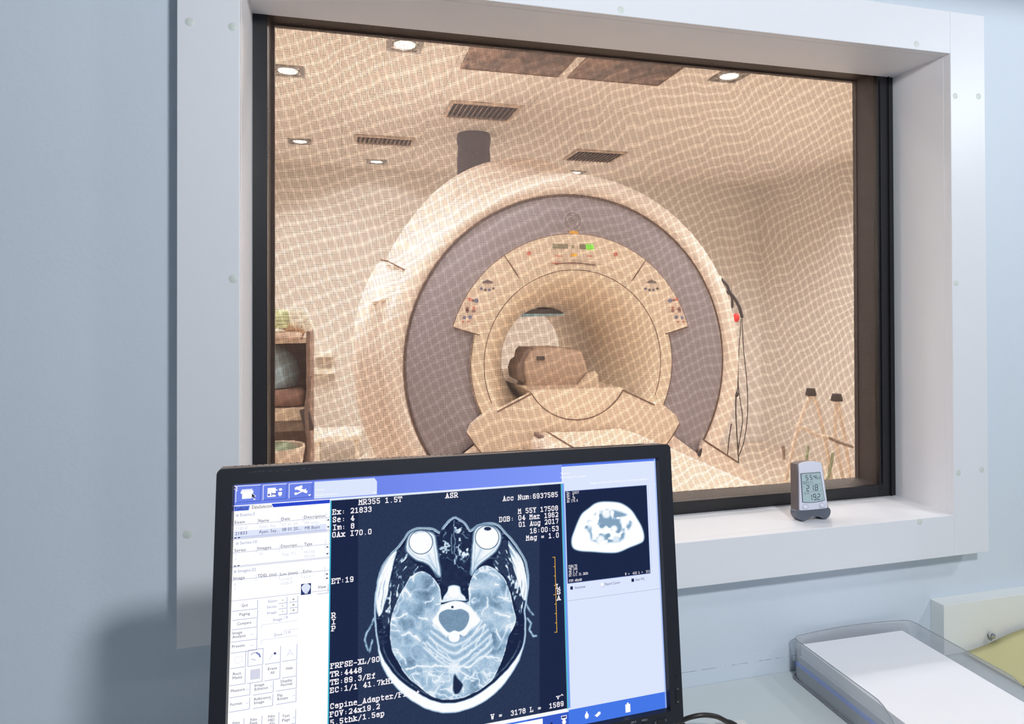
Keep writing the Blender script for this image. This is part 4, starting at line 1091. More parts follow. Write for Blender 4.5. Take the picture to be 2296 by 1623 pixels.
u0, v_ = rel(1339, 1600); ic.poly([(u0 - .004, v_ - .001), (u0 - .0005, v_ - .0034), (u0 + .0042, v_ - .0004), (u0 + .004, v_ + .0022), (u0 + .0012, v_ + .0024), (u0 - .001, v_ + .0004)], W_)
u0, v_ = rel(1264, 1610); ic.rect(u0 - .0036, v_ - .0006, u0 + .0036, v_ + .0034, W_); ic.rect(u0 - .003, v_ + .0006, u0 + .003, v_ + .0026, k3(40, 50, 110), L4 + .0001); ic.poly([(u0 + .0026 * math.cos(t), v_ - .004 + .0026 * math.sin(t)) for t in np.linspace(0, 2 * math.pi, 13)[:-1]], W_); ic.rect(u0 - .002, v_ - .0016, u0 + .002, v_ - .0002, W_)
ic.poly([(rel(1236, 1620)[0] - .0018, rel(1236, 1620)[1] - .001), (rel(1236, 1620)[0] + .0018, rel(1236, 1620)[1] - .001), (rel(1236, 1620)[0], rel(1236, 1620)[1] + .0014)], NAVY, L4)
ic.build('taskbar_icons', glow, screen)

tx = Flat(); tx.z = L4 + .0001
for a_ in (('TaskList', 525, 1144, 557, 8, k3(18, 24, 90)), ('DataSelector', 565, 1140.5, 611, 8, k3(24, 30, 60)), ('# Exams:3', 529, 1158, 571, 7, MG), ('Exam', 526.5, 1174, 549, 7, INK), ('Name', 580, 1170.5, 603, 7, INK), ('Date', 631, 1166.5, 650, 7, INK), ('Description', 682, 1162.5, 729, 7, INK),
           ('21833', 527.5, 1199.5, 554, 7.5, INK), ('Ayan, Sey...', 580.5, 1195.5, 626, 7.5, INK), ('08 01 20...', 632.5, 1190.5, 674, 7.5, INK), ('MR Beyin', 683.5, 1187, 717, 7.5, INK), ('21814', 527.5, 1189, 554, 7.5, LG), ('Ayan, Sey', 581, 1183.5, 618, 7, LG), ('07 31 20...', 632, 1179.5, 674, 7, LG), ('MR verte...', 683, 1175.5, 718, 7, LG),
           ('# Series:10', 529, 1221, 576, 7, MG), ('Series', 525.5, 1237, 551, 7, INK), ('Images', 578, 1232, 608, 7, INK), ('Descripti...', 630, 1227.5, 672, 7, INK), ('Type', 682, 1223, 700, 7, INK), ('PROSE', 682, 1241, 706, 6, LG), ('PROSE', 682, 1250, 706, 6, LG), ('Sag T1', 633, 1245, 662, 6, LG), ('3', 527, 1246, 530, 6, LG), ('4', 527, 1256, 530, 6, LG), ('20', 581, 1244, 589, 6, LG),
           ('# Images:22', 524, 1284, 574, 7, MG), ('Image', 523.5, 1299.5, 549, 7, INK), ('TDEL (ms)', 577.5, 1294, 620, 7, INK), ('Loc (mm)', 628.5, 1290, 667, 7, INK), ('Echo', 679.5, 1284, 698, 7, INK), ('1/1', 682, 1296, 695, 6, LG), ('I114.7', 630, 1302, 655, 6, LG), ('I108.7', 630, 1311, 655, 6, LG), ('1', 526, 1313, 528, 6, LG), ('2', 526, 1322, 529, 6, LG),
           ('View', 712.5, 1319.5, 731, 7.5, INK), ('Quit', 542, 1360, 556, 6.5, INK), ('Paging', 537, 1380, 560.5, 6.5, INK), ('Compare', 532, 1401, 563.5, 6.5, INK), ('Image', 521.5, 1422, 543, 6.5, INK), ('Analysis', 521, 1430.5, 551, 6.5, INK), ('Presets', 520.5, 1452, 548.5, 6.5, INK),
           ('Exam', 601.5, 1350.5, 621, 6, MG), ('Series', 598.5, 1363.5, 620, 6, MG), ('Image', 599, 1376.5, 620, 6, MG), ('-', 632, 1347, 635.5, 7, NAVY), ('-', 632, 1360, 635.5, 7, NAVY), ('-', 632, 1372, 635.5, 7, NAVY), ('+', 655, 1346.5, 661, 7, NAVY), ('+', 655, 1359, 661, 7, NAVY), ('+', 655, 1371, 661, 7, NAVY),
           ('Image', 612.5, 1392, 633, 6.5, MG), ('8', 641.5, 1386, 645, 6, MG), ('Zoom', 614, 1426, 633, 6.5, MG), ('1.0', 641.5, 1420, 651, 6, MG), ('Rect.', 522.5, 1513.5, 542, 6.5, INK), ('Matte', 521.5, 1522.5, 543, 6.5, INK), ('Erase', 601, 1502, 621, 6.5, INK), ('All', 606.5, 1510.5, 615, 6.5, INK), ('Hide', 641.5, 1501, 656, 6.5, INK),
           ('Measure', 517.5, 1551.5, 549, 6.5, INK), ('Image', 571, 1539, 592.5, 6.5, INK), ('Enhance', 571, 1547.5, 600.5, 6.5, INK), ('Display', 629.5, 1530, 655, 6.5, INK), ('Normal', 630, 1538, 655, 6.5, INK), ('Format', 516.5, 1582, 543, 6.5, INK), ('Reference', 570, 1570, 607, 6.5, INK), ('Image', 570, 1578, 592, 6.5, INK), ('Flip', 622, 1561.5, 633.5, 6.5, INK), ('Rotate', 622, 1569.5, 645.5, 6.5, INK),
           ('Film', 522, 1624, 537, 6.5, INK), ('Film', 561.5, 1616.5, 576, 6.5, INK), ('Page', 560.5, 1624, 577, 6.5, INK), ('Film', 601.5, 1609, 616, 6.5, INK), ('MID', 601.5, 1617.5, 615.5, 6.5, INK), ('F3>', 605, 1625, 616, 6.5, INK), ('Text', 633, 1608, 649, 6.5, INK), ('Page', 633, 1617, 650, 6.5, INK),
           ('Viewer', 707, 1100, 729, 5, W_), ('Saved Session', 707, 1112, 756, 5, W_), ('Scanner', 1256.5, 1063.5, 1277, 5, W_), ('Not assigned to a patient', 1256.5, 1072.5, 1313, 5, W_), ('Images in Autoview belong to a previous session.', 1322, 1085, 1451, 5.5, W_),
           ('Autoview', 1288, 1320, 1312, 6.5, INK), ('Report Cursor', 1356, 1312, 1390, 6.5, INK), ('Auto W/L', 1424, 1302, 1445, 6.5, INK)): ui(tx, *a_)
WH = k3(255, 250, 255)


def mtext(t, x0, y0, x1, cap, wgt=1.38, col=WH):
    """fixed-width slab lettering from (x0, y0) to the right edge x1 of the last character"""
    (u0, v0_), (u1, _) = rel(x0, y0), rel(x1, y0 - (x1 - x0) * .1); tx.mono(t, u0, v0_, (u1 - u0) / (len(t) - .12), (rel(x0, y0 - cap)[1] - v0_), col, wgt)


for a_ in (('MR355 1.5T', 804, 1131, 901, 10.5), ('Ex: 21833', 745.5, 1153, 833.5, 10.5), ('Se: 4', 745.5, 1170, 794.5, 10.5), ('Im: 8', 746, 1187.5, 795, 10.5), ('OAx I70.0', 744.5, 1204, 833.5, 10.5), ('ET:19', 743.5, 1308, 793, 10.5),
           ('R', 743, 1384.5, 753, 10.5), ('I', 743, 1399, 753, 10.5), ('P', 743, 1414, 753, 10.5), ('ASR', 998.5, 1116, 1026.5, 10), ('Acc Num:6937585', 1127, 1122.5, 1250.5, 10), ('M 55Y 17508', 1161, 1151, 1251, 10), ('DOB: 04 Mar 1962', 1119, 1169.5, 1251.5, 10), ('01 Aug 2017', 1162.5, 1180.5, 1252, 10), ('16:00:53', 1187.5, 1195, 1252.5, 10), ('Mag = 1.0', 1179, 1211, 1253, 10),
           ('FRFSE-XL/90', 741, 1498, 851.5, 10.5), ('TR:4448', 740.5, 1516.5, 811.5, 10.5), ('TE:89.3/Ef', 740.5, 1534.5, 841.5, 10.5), ('EC:1/1 41.7kHz', 740, 1552.5, 884, 10.5), ('Cspine_Adapter/Flip+', 740, 1588, 941, 10.5), ('FOV:24x19.2', 739.5, 1606.5, 852, 10.5), ('5.5thk/1.5sp', 740, 1624.5, 862, 10.5),
           ('L', 1247, 1319, 1256, 9.5), ('S', 1248, 1331.5, 1257, 9.5), ('A', 1248, 1345, 1257, 9.5), ('v^', 1247, 1567, 1263.5, 9), ('W =  3178 L =  1589', 1100, 1611.5, 1264, 10)): mtext(*a_)
for a_ in (('Ex: 21837', 1270, 1108, 1297.5, 5), ('Se: 3', 1270, 1114, 1286, 5), ('Im: 76', 1270, 1120, 1289, 5), ('Ax I74.6', 1270.5, 1126, 1295, 5), ('FGR/70', 1274.5, 1272, 1293.5, 5), ('TR:166', 1275, 1278.5, 1294, 5), ('TE:1.4', 1275, 1285.5, 1294, 5), ('EC:1/1 31.2kHz', 1275, 1292, 1318.5, 5), ('FOV:48x48', 1275.5, 1304.5, 1304, 5), ('W =  422 L =  211', 1401, 1289, 1457, 4.8)): mtext(*a_, 1.3)
# orange centimetre scale
OR = k3(235, 180, 70); tx.path([rel(1243.5, 1248.5), rel(1248, 1416.5)], .0008, OR)
for i in range(9): t = i / 8; x, y = lerp(1243.5, 1248, t), lerp(1248.5, 1416.5, t); tx.path([rel(x - (5 if i in (0, 4, 8) else 3), y + .3), rel(x, y)], .0007, OR)
tx.build('screen_lettering', glow, screen)
bpy.data.objects.remove(_to)


# ---- the head section, computed as a fine grid of coloured points
def hash2(ix, iy, s): h = np.sin(ix * 127.1 + iy * 311.7 + s * 74.7) * 43758.5453; return h - np.floor(h)


def vnoise(x, y, s=0.0):
    ix, iy = np.floor(x), np.floor(y); fx, fy = x - ix, y - iy; fx = fx * fx * (3 - 2 * fx); fy = fy * fy * (3 - 2 * fy)
    return (hash2(ix, iy, s) * (1 - fx) + hash2(ix + 1, iy, s) * fx) * (1 - fy) + (hash2(ix, iy + 1, s) * (1 - fx) + hash2(ix + 1, iy + 1, s) * fx) * fy


def fbm(x, y, s=0.0, o=3): return sum(vnoise(x * 2 ** k, y * 2 ** k, s + k) / 2 ** (k + 1) for k in range(o)) / (1 - .5 ** o)


def smooth_closed(pts, n=5):
    P_ = np.array(pts, float); out = []
    for i in range(len(P_)):
        p0, p1, p2, p3 = P_[i - 1], P_[i], P_[(i + 1) % len(P_)], P_[(i + 2) % len(P_)]
        for k in range(n):
            t = k / n; out.append(.5 * (2 * p1 + (-p0 + p2) * t + (2 * p0 - 5 * p1 + 4 * p2 - p3) * t * t + (-p0 + 3 * p1 - 3 * p2 + p3) * t ** 3))
    return np.array(out)


def sdist(X, Y, pts, closed=True, sm=4):
    """signed distance (negative inside) to a closed outline, or distance to an open line"""
    P_ = smooth_closed(pts, sm) if closed else np.array(pts, float)
    d = np.full(X.shape, 1e9); ins = np.zeros(X.shape, bool); n = len(P_)
    for i in range(n if closed else n - 1):
        a_, c = P_[i], P_[(i + 1) % n]; ex, ey = c - a_; px, py = X - a_[0], Y - a_[1]; t = np.clip((px * ex + py * ey) / (ex * ex + ey * ey + 1e-9), 0, 1)
        d = np.minimum(d, (px - t * ex) ** 2 + (py - t * ey) ** 2)
        if closed: ins ^= ((a_[1] > Y) != (c[1] > Y)) & (X < ex * (Y - a_[1]) / (ey + 1e-12) + a_[0])
    d = np.sqrt(d); return np.where(ins, -d, d) if closed else d


def sstep(e0, e1, x): t = np.clip((x - e0) / (e1 - e0), 0, 1); return t * t * (3 - 2 * t)


def paint(I, m_, v): return I * (1 - m_) + v * m_


def head_image(X, Y):
    g = hash2(np.floor(X / 3), np.floor(Y / 3), 5.)
    I = np.full(X.shape, .10) + .02 * (g - .5)
    box_ = sstep(68, 74, X) * (1 - sstep(1326, 1340, X)); I = I + box_ * (.045 + .05 * g)
    wx = X + 10 * (fbm(X / 60, Y / 60, 1) - .5); wy = Y + 10 * (fbm(X / 60, Y / 60, 9) - .5)
    skin = sdist(wx, wy, [(745, 178), (700, 200), (655, 252), (640, 280), (585, 252), (500, 250), (425, 275), (378, 335), (320, 410), (250, 490), (212, 580), (192, 680), (182, 800), (185, 930), (198, 1040), (215, 1150), (255, 1260), (330, 1370), (450, 1470), (580, 1532), (700, 1548), (800, 1535), (930, 1482), (1040, 1400), (1125, 1300), (1185, 1200), (1222, 1100), (1240, 1000), (1242, 900), (1236, 830), (1252, 740), (1262, 650), (1262, 570), (1240, 480), (1175, 370), (1105, 290), (1050, 232), (975, 215), (900, 232), (860, 262), (848, 262), (805, 205)])
    inside = 1 - sstep(-3, 3, skin)
    I = paint(I, inside, .20)
    # scalp fat band: thin at the sides, thick at the back
    th = 16 + 58 * sstep(1050, 1420, Y) ; f = sstep(0, 6, -skin) * (1 - sstep(th - 10, th + 2, -skin))
    fat = f * sstep(560, 640, Y + 0 * X); I = paint(I, fat, .96 - .10 * sstep(0, 14, 14 + skin) + .05 * fbm(X / 14, Y / 14, 3))
    I = paint(I, sstep(1.0, 4, -skin) * (1 - sstep(7, 11, -skin)), .62)
    I = paint(I, sstep(10, 13, -skin) * (1 - sstep(17, 21, -skin)) * (1 - sstep(560, 700, Y)), .75)
    # skull: dark ring with thin marrow streaks
    sk = sstep(th, th + 5, -skin); I = paint(I, sk, .09 + .25 * sstep(.62, .8, fbm(X / 30, Y / 12, 4)) * (1 - sstep(900, 1150, Y)))
    I = paint(I, sk * np.exp(-((-skin - th - 24) / 6.0) ** 2) * sstep(1000, 1150, Y), .38 * fbm(X / 20, Y / 20, 8) + .12)
    # side fat and muscles
    for P_ in ([(345, 420), (318, 500), (298, 600), (282, 700), (262, 790), (238, 850), (212, 870), (198, 800), (200, 690), (222, 590), (262, 500), (310, 440)], [(1112, 350), (1150, 385), (1205, 470), (1236, 560), (1246, 650), (1244, 740), (1222, 760), (1192, 690), (1160, 590), (1135, 470)]):
        d = sdist(wx, wy, P_); I = paint(I, 1 - sstep(-7, 5, d), .98 - .45 * sstep(.52, .75, fbm(skin / 7, Y / 130, 6)))
    for P_ in ([(395, 385), (430, 470), (500, 540), (455, 590), (400, 660), (350, 780), (300, 890), (255, 960), (235, 880), (270, 740), (310, 600), (335, 480)], [(1090, 340), (1125, 430), (1150, 540), (1185, 650), (1215, 760), (1205, 860), (1175, 820), (1130, 680), (1080, 580), (1010, 520), (1040, 440)]):
        d = sdist(wx, wy, P_); n_ = .55 * fbm(skin / 11, Y / 60, 12, 4) + .45 * fbm(X / 24, Y / 30, 14, 4); I = paint(I, 1 - sstep(-6, 6, d), .10 + .16 * fbm(X / 8, Y / 8, 15) + .75 * sstep(.53, .70, n_))
    # ears
    for P_ in ([(190, 870), (165, 930), (130, 990), (118, 1040), (140, 1110)], [(172, 1040), (158, 1090), (150, 1120)], [(1240, 790), (1262, 830), (1290, 862)], [(1250, 890), (1275, 920), (1262, 965), (1290, 1015), (1308, 1010)]):
        d = sdist(wx, wy, P_, False); I = np.maximum(I, np.exp(-(d / 10.) ** 2) * (.35 + .5 * fbm(X / 20, Y / 20, 44)))
    # nasal cavity and sinuses
    d = sdist(wx, wy, [(742, 215), (700, 262), (640, 285), (640, 420), (640, 560), (652, 650), (700, 668), (740, 655), (790, 665), (838, 640), (848, 560), (846, 420), (846, 285), (785, 250)])
    n_ = fbm(X / 26, Y / 34, 21, 4); I = paint(I, 1 - sstep(-5, 3, d), .08 + .7 * sstep(.60, .72, n_) * (1 - sstep(440, 520, Y)) + .10 * n_)
    for P_, w_, v_ in (([(742, 215), (740, 330), (745, 470)], 8, .5), ([(720, 300), (716, 380), (728, 440)], 7, .5), ([(668, 350), (700, 380), (650, 400), (700, 410)], 12, .75), ([(742, 500), (790, 540), (830, 560)], 3, .5), ([(745, 495), (690, 465), (655, 470)], 3, .4), ([(742, 480), (745, 510)], 10, .75), ([(650, 640), (640, 560)], 3, .4), ([(800, 300), (830, 330)], 14, .4), ([(745, 180), (690, 230), (660, 270)], 10, .45), ([(745, 180), (800, 225), (835, 262)], 10, .45)):
        d = sdist(X + 26 * (fbm(X / 24, Y / 24, 97) - .5), Y + 26 * (fbm(X / 24, Y / 24, 98) - .5), P_, False); I = np.maximum(I, np.exp(-(d / (w_ * .7)) ** 2) * v_)
    # eye sockets
    for cx_, cy_, P_, nv in ((507, 358, [(400, 400), (430, 300), (520, 272), (600, 300), (622, 400), (638, 500), (642, 600), (560, 520), (470, 480), (420, 440)], [(560, 450), (600, 530), (628, 585)]), (968, 325, [(1068, 330), (1040, 262), (960, 232), (885, 262), (862, 380), (858, 480), (856, 590), (900, 530), (980, 470), (1040, 410)], [(925, 410), (890, 490), (866, 570)])):
        d = sdist(wx, wy, P_); I = paint(I, 1 - sstep(-4, 3, d), .99 - .10 * fbm(X / 20, Y / 20, 3)); I = paint(I, np.exp(-((d + 2) / 6.) ** 2), .40); I = paint(I, .6 * np.exp(-((d + 22) / 5.) ** 2), .55)
        d = sdist(X, Y, nv, False); I = paint(I, .75 * np.exp(-(d / 9.) ** 2), .62); I = paint(I, .5 * np.exp(-((d - 17) / 3.5) ** 2), .72)
        r = np.hypot(X - cx_, Y - cy_); I = paint(I, 1 - sstep(82, 87, r), .25); I = paint(I, 1 - sstep(77, 81, r), .99)
    r = np.hypot((X - 972) / 1.9, Y - 264); I = paint(I, 1 - sstep(11, 16, r), .15)
    d = sdist(X, Y, [(465, 300), (490, 287), (530, 285)], False); I = paint(I, 1 - sstep(2, 6, d), .7)
    # brain
    brain = sdist(wx, wy, [(470, 575), (520, 562), (570, 585), (615, 635), (645, 700), (650, 775), (655, 790), (740, 765), (835, 770), (838, 700), (852, 630), (885, 560), (940, 522), (1000, 528), (1055, 570), (1105, 640), (1130, 720), (1148, 800), (1168, 880), (1155, 950), (1120, 1010), (1100, 1090), (1070, 1180), (1040, 1260), (990, 1330), (900, 1395), (790, 1440), (690, 1452), (590, 1432), (490, 1360), (410, 1290), (345, 1190), (305, 1100), (292, 1000), (298, 900), (330, 800), (375, 700), (420, 620)])
    bm_ = 1 - sstep(-4, 2, brain); n_ = fbm(X / 110, Y / 110, 31, 3); fine = fbm(X / 9, Y / 9, 33, 2)
    I = paint(I, bm_, .53 + .48 * (n_ - .47) + .13 * (fine - .5))
    wx2 = X + 45 * (fbm(X / 80, Y / 80, 51) - .5); wy2 = Y + 45 * (fbm(X / 80, Y / 80, 55) - .5)
    gy = np.abs(fbm(wx2 / 80, wy2 / 80, 41, 2) - .5); ridge = (1 - sstep(.004, .030, gy)); cort = (1 - sstep(.02, .16, gy))
    cereb = sdist(X, Y, [(590, 930), (560, 1020), (520, 1110), (600, 1190), (740, 1230), (880, 1200), (1000, 1120), (1000, 1000), (930, 900), (860, 900), (800, 1010), (740, 1040), (680, 1010), (620, 930)]); cm = 1 - sstep(-8, 8, cereb)
    outer = 1 - sstep(20, 60, -brain)
    I = paint(I, bm_ * cort * (1 - cm) * (.35 + .3 * outer), .70); I = paint(I, bm_ * ridge * (1 - cm) * (.25 + .65 * outer), .93)
    gy2 = np.abs(fbm(wx2 / 52, wy2 / 52, 47, 2) - .5); occ = sstep(1210, 1290, Y); I = paint(I, bm_ * occ * (1 - sstep(.01, .07, gy2)) * .75, .9)
    I = paint(I, bm_ * (1 - sstep(2, 10, -brain)) * sstep(.35, .6, fbm(X / 30, Y / 30, 61)), .9)
    # folia of the cerebellum
    sx = np.abs(X - 740); ph = Y + .95 * np.hypot(sx, 70) + 10 * (fbm(X / 40, Y / 40, 77) - .5)
    fo = .5 + .5 * np.sin(ph / 8.6 + 1.5 * fbm(X / 60, Y / 60, 71)); I = paint(I, bm_ * cm * .85, .58 + .26 * fo ** 2 + .08 * (fine - .5))
    sxw = X + 34 * (fbm(X / 38, Y / 38, 91) - .5); syw = Y + 34 * (fbm(X / 38, Y / 38, 95) - .5)
    for P_, w_, v_ in (([(600, 930), (640, 960), (690, 1010)], 7, .95), ([(560, 1000), (640, 1110), (740, 1190)], 6, .85), ([(520, 1060), (620, 1160), (740, 1215)], 6, .9), ([(930, 900), (860, 1020), (745, 1140)], 6, .85), ([(960, 930), (880, 1090), (745, 1215)], 6, .9), ([(1000, 1000), (960, 1080), (860, 1160)], 5, .85),
                       ([(400, 1240), (480, 1215), (600, 1220), (740, 1230), (870, 1215), (930, 1150), (1050, 1160)], 9, .95), ([(305, 890), (380, 880), (410, 850)], 8, .95), ([(1165, 910), (1110, 950)], 8, .95), ([(400, 680), (430, 730)], 10, .95), ([(460, 590), (458, 630)], 8, .95), ([(545, 775), (600, 750)], 7, .95), ([(505, 880), (560, 890)], 9, .95), ([(380, 1000), (430, 985), (500, 1040)], 9, .95),
                       ([(290, 970), (350, 975)], 7, .9), ([(300, 1110), (370, 1130), (400, 1200)], 8, .9), ([(1050, 745), (1120, 745)], 8, .95), ([(1020, 850), (1080, 860), (1120, 880)], 9, .95), ([(970, 740), (970, 800), (930, 860)], 8, .85), ([(880, 605), (895, 610)], 9, .95), ([(1000, 570), (1050, 610)], 14, .8), ([(1030, 650), (1050, 655)], 9, .95), ([(850, 630), (838, 700), (845, 790), (900, 870)], 6, .95), ([(615, 640), (648, 720), (650, 800), (600, 900)], 6, .95),
                       ([(1030, 960), (1060, 1030)], 8, .9), ([(570, 1270), (640, 1300), (620, 1340)], 8, .9), ([(650, 1380), (720, 1390), (735, 1330), (745, 1260)], 8, .9), ([(950, 1260), (970, 1310)], 7, .9), ([(800, 1400), (780, 1350)], 8, .9), ([(910, 1350), (940, 1360)], 8, .9), ([(480, 1330), (520, 1380)], 7, .9), ([(760, 1240), (850, 1290), (890, 1300)], 8, .9)):
        d = sdist(sxw, syw, P_, False); I = paint(I, bm_ * (.85 * np.exp(-(d / (w_ * .55)) ** 2) + .25 * np.exp(-(d / (w_ * 2.2)) ** 2)), v_)
    # brain stem in its bright water, sella, fourth ventricle
    d = sdist(X, Y, [(655, 800), (700, 775), (745, 768), (800, 775), (850, 810), (895, 870), (920, 890), (900, 930), (850, 960), (810, 1010), (740, 985), (680, 1010), (630, 950), (590, 915), (620, 860)]); I = paint(I, 1 - sstep(-4, 3, d), .98)
    d = sdist(X, Y, [(640, 850), (690, 825), (740, 828), (790, 822), (838, 850), (842, 900), (815, 955), (775, 980), (740, 972), (700, 985), (655, 940), (632, 895)]); I = paint(I, 1 - sstep(-4, 4, d), .48 + .06 * (fine - .5))
    I = paint(I, 1 - sstep(7, 11, np.hypot(X - 727, Y - 809)), .15)
    d = sdist(X, Y, [(740, 980), (775, 1000), (770, 1040), (740, 1052), (708, 1040), (702, 1000)]); I = paint(I, 1 - sstep(-3, 4, d), .98)
    d = sdist(wx, wy, [(690, 700), (700, 665), (740, 655), (775, 668), (790, 710), (830, 760), (740, 762), (655, 775), (655, 745)]); I = paint(I, 1 - sstep(-6, 6, d), .72 + .3 * fbm(X / 18, Y / 18, 81)); I = paint(I, 1 - sstep(34, 46, np.hypot(X - 735, Y - 702)), .98)
    for sx_ in (655, 822): I = paint(I, 1 - sstep(-3, 5, sdist(X, Y, [(sx_, 650), (sx_ + 14, 700), (sx_ + 2, 760), (sx_ - 10, 700)])), .10)
    d = sdist(wx, wy, [(745, 1255), (760, 1300), (800, 1350), (780, 1400), (740, 1410), (730, 1350), (735, 1290)]); I = paint(I, (1 - sstep(-8, 6, d)), .12); I = paint(I, 1 - sstep(20, 60, np.hypot(X - 740, Y - 1235)), .97 - .2 * (1 - fine))
    return np.clip(I, 0, 1)


def tone(I, warm=0.0):
    """grey value -> the monitor's bluish display colour (linear)"""
    st_ = np.array([0, .08, .2, .4, .6, .8, 1.0]); R_ = [18, 26, 48, 96, 158, 220, 255]; G_ = [28, 36, 62, 124, 188, 234, 255]; B_ = [62, 68, 90, 152, 214, 246, 255]
    o_ = []
    for T in (R_, G_, B_):
        c = np.interp(I, st_, T) / 255.0; o_.append(np.where(c <= .04045, c / 12.92, ((c + .055) / 1.055) ** 2.4))
    return np.stack(o_, -1)


def grid_picture(name, u0, u1, v0_, v1_, nu, nv, fn, lift, parent):
    us = np.linspace(u0, u1, nu); vv_ = np.linspace(v0_, v1_, nv); U, V = np.meshgrid(us, vv_)
    P_ = MO + U[..., None] * MU + V[..., None] * MV; px, py = project(P_); col = fn(px, py)
    me = bpy.data.meshes.new(name); co = np.stack([U, np.full(U.shape, -lift), V], -1).reshape(-1, 3)
    idx = np.arange(nu * nv).reshape(nv, nu); q = np.stack([idx[:-1, :-1], idx[:-1, 1:], idx[1:, 1:], idx[1:, :-1]], -1).reshape(-1, 4)
    me.vertices.add(len(co)); me.vertices.foreach_set('co', co.ravel()); me.loops.add(q.size); me.loops.foreach_set('vertex_index', q.ravel().astype(np.int32))
    me.polygons.add(len(q)); me.polygons.foreach_set('loop_start', np.arange(0, q.size, 4, dtype=np.int32)); me.polygons.foreach_set('loop_total', np.full(len(q), 4, dtype=np.int32)); me.update(calc_edges=True)
    at = me.color_attributes.new('glow', 'FLOAT_COLOR', 'POINT'); c4 = np.concatenate([col.reshape(-1, 3), np.ones((nu * nv, 1))], -1); at.data.foreach_set('color', c4.astype(np.float32).ravel())
    me.materials.append(glow); o_ = bpy.data.objects.new(name, me); C.objects.link(o_); o_.parent = parent; return o_


def head_fn(px, py): X = (px - 780) * 3.104; Y = (py - 1100) * 3.104; return tone(head_image(X, Y))


grid_picture('head_scan', uV0, uV1 - .0016, vVB, vVT, 560, 540, head_fn, L2, screen)


def belly_fn(px, py):
    X = (px - 1230) * 4.636; Y = (py - 980) * 4.636
    I = np.full(X.shape, .10)
    d = sdist(X, Y, [(420, 735), (480, 690), (560, 670), (700, 675), (780, 700), (860, 760), (920, 850), (965, 930), (990, 1020), (980, 1080), (930, 1110), (840, 1145), (720, 1195), (600, 1200), (460, 1190), (320, 1180), (250, 1145), (238, 1060), (270, 960), (310, 860), (350, 790)])
    I = paint(I, 1 - sstep(-14, 14, d), 1.0)
    d = sdist(X, Y, [(360, 905), (440, 820), (530, 765), (620, 745), (720, 760), (820, 800), (868, 850), (860, 930), (800, 1000), (770, 1080), (640, 1100), (520, 1110), (440, 1080), (420, 1000), (370, 950)]); m_ = 1 - sstep(-22, 12, d)
    n_ = fbm(X / 60, Y / 60, 7, 2); I = paint(I, m_, .52 + .6 * sstep(.38, .62, n_))
    for cx_, cy_, r_, v_ in ((550, 920, 38, .5), (440, 895, 40, 1), (790, 870, 60, 1), (600, 800, 50, .95), (540, 1060, 50, .95), (680, 950, 40, 1), (620, 1020, 32, .5), (700, 1060, 50, .8), (545, 770, 30, .7)):
        I = paint(I, m_ * (1 - sstep(r_ * .4, r_ * 1.1, np.hypot(X - cx_, Y - cy_))), v_)
    return tone(np.clip(I, 0, 1))


pu0 = rel(1270, 1200)[0]; pu1 = rel(1453, 1190)[0]; pv1 = rel(1269, 1102)[1]; pv0 = rel(1275, 1307)[1]
grid_picture('body_preview', pu0, pu1, pv0, pv1, 220, 240, belly_fn, L2 + .0001, screen)
fr = Flat(); fr.z = L2 + .00005; fr.rect(pu0 - .0006, pv0 - .0006, pu1 + .0006, pv1 + .0006, k3(90, 110, 170)); fr.build('preview_border', glow, screen)

# printed words on the bezel
_tc = bpy.data.curves.new('ui_text', 'FONT'); _to = bpy.data.objects.new('ui_text', _tc); C.objects.link(_to)
if UIF: _tc.font = UIF
_tc.resolution_u = 2
bzp = Flat(); bzp.z = E_ + .0003; ui(bzp, 'INPUT', 1409, 1616.5, 1421, 4.2, (0, 0, 0)); ui(bzp, 'MENU', 1433, 1611.5, 1445.5, 4.2, (0, 0, 0)); bzp.build('bezel_lettering', mark, bezel); bpy.data.objects.remove(_to)

# ------------------------------------------------------------------ thermometer on the sill
tx0, ty0 = 1.0045, .060
th = thing('thermometer', 'silver digital room thermometer with grey foot standing on the window sill', 'thermometer', (tx0, ty0, ZB1))
silver = mat('thermo_silver', rgb(222, 224, 238), .35, spec=.5); dgrey = mat('thermo_grey', rgb(92, 98, 110), .4); side_m = mat('thermo_side_taupe', rgb(118, 110, 112), .35, metal=.3)
TL = math.radians(-6)          # leans back
TM = Matrix.Rotation(TL, 4, 'X')


def tw(z): return .0415 - .0095 * (z / .128) ** .9          # half width at height z


def tpoly(z0, z1, inset=0.0, top_arc=.004, n=10):
    L_ = [(-(tw(z) - inset), z) for z in np.linspace(z0, z1, n)]; R_ = [(tw(z) - inset, z) for z in np.linspace(z1, z0, n)]
    T_ = [(x, z1 + top_arc * (1 - (x / (tw(z1) - inset)) ** 2)) for x in np.linspace(-(tw(z1) - inset) * .92, (tw(z1) - inset) * .92, 9)]
    return L_ + T_ + R_


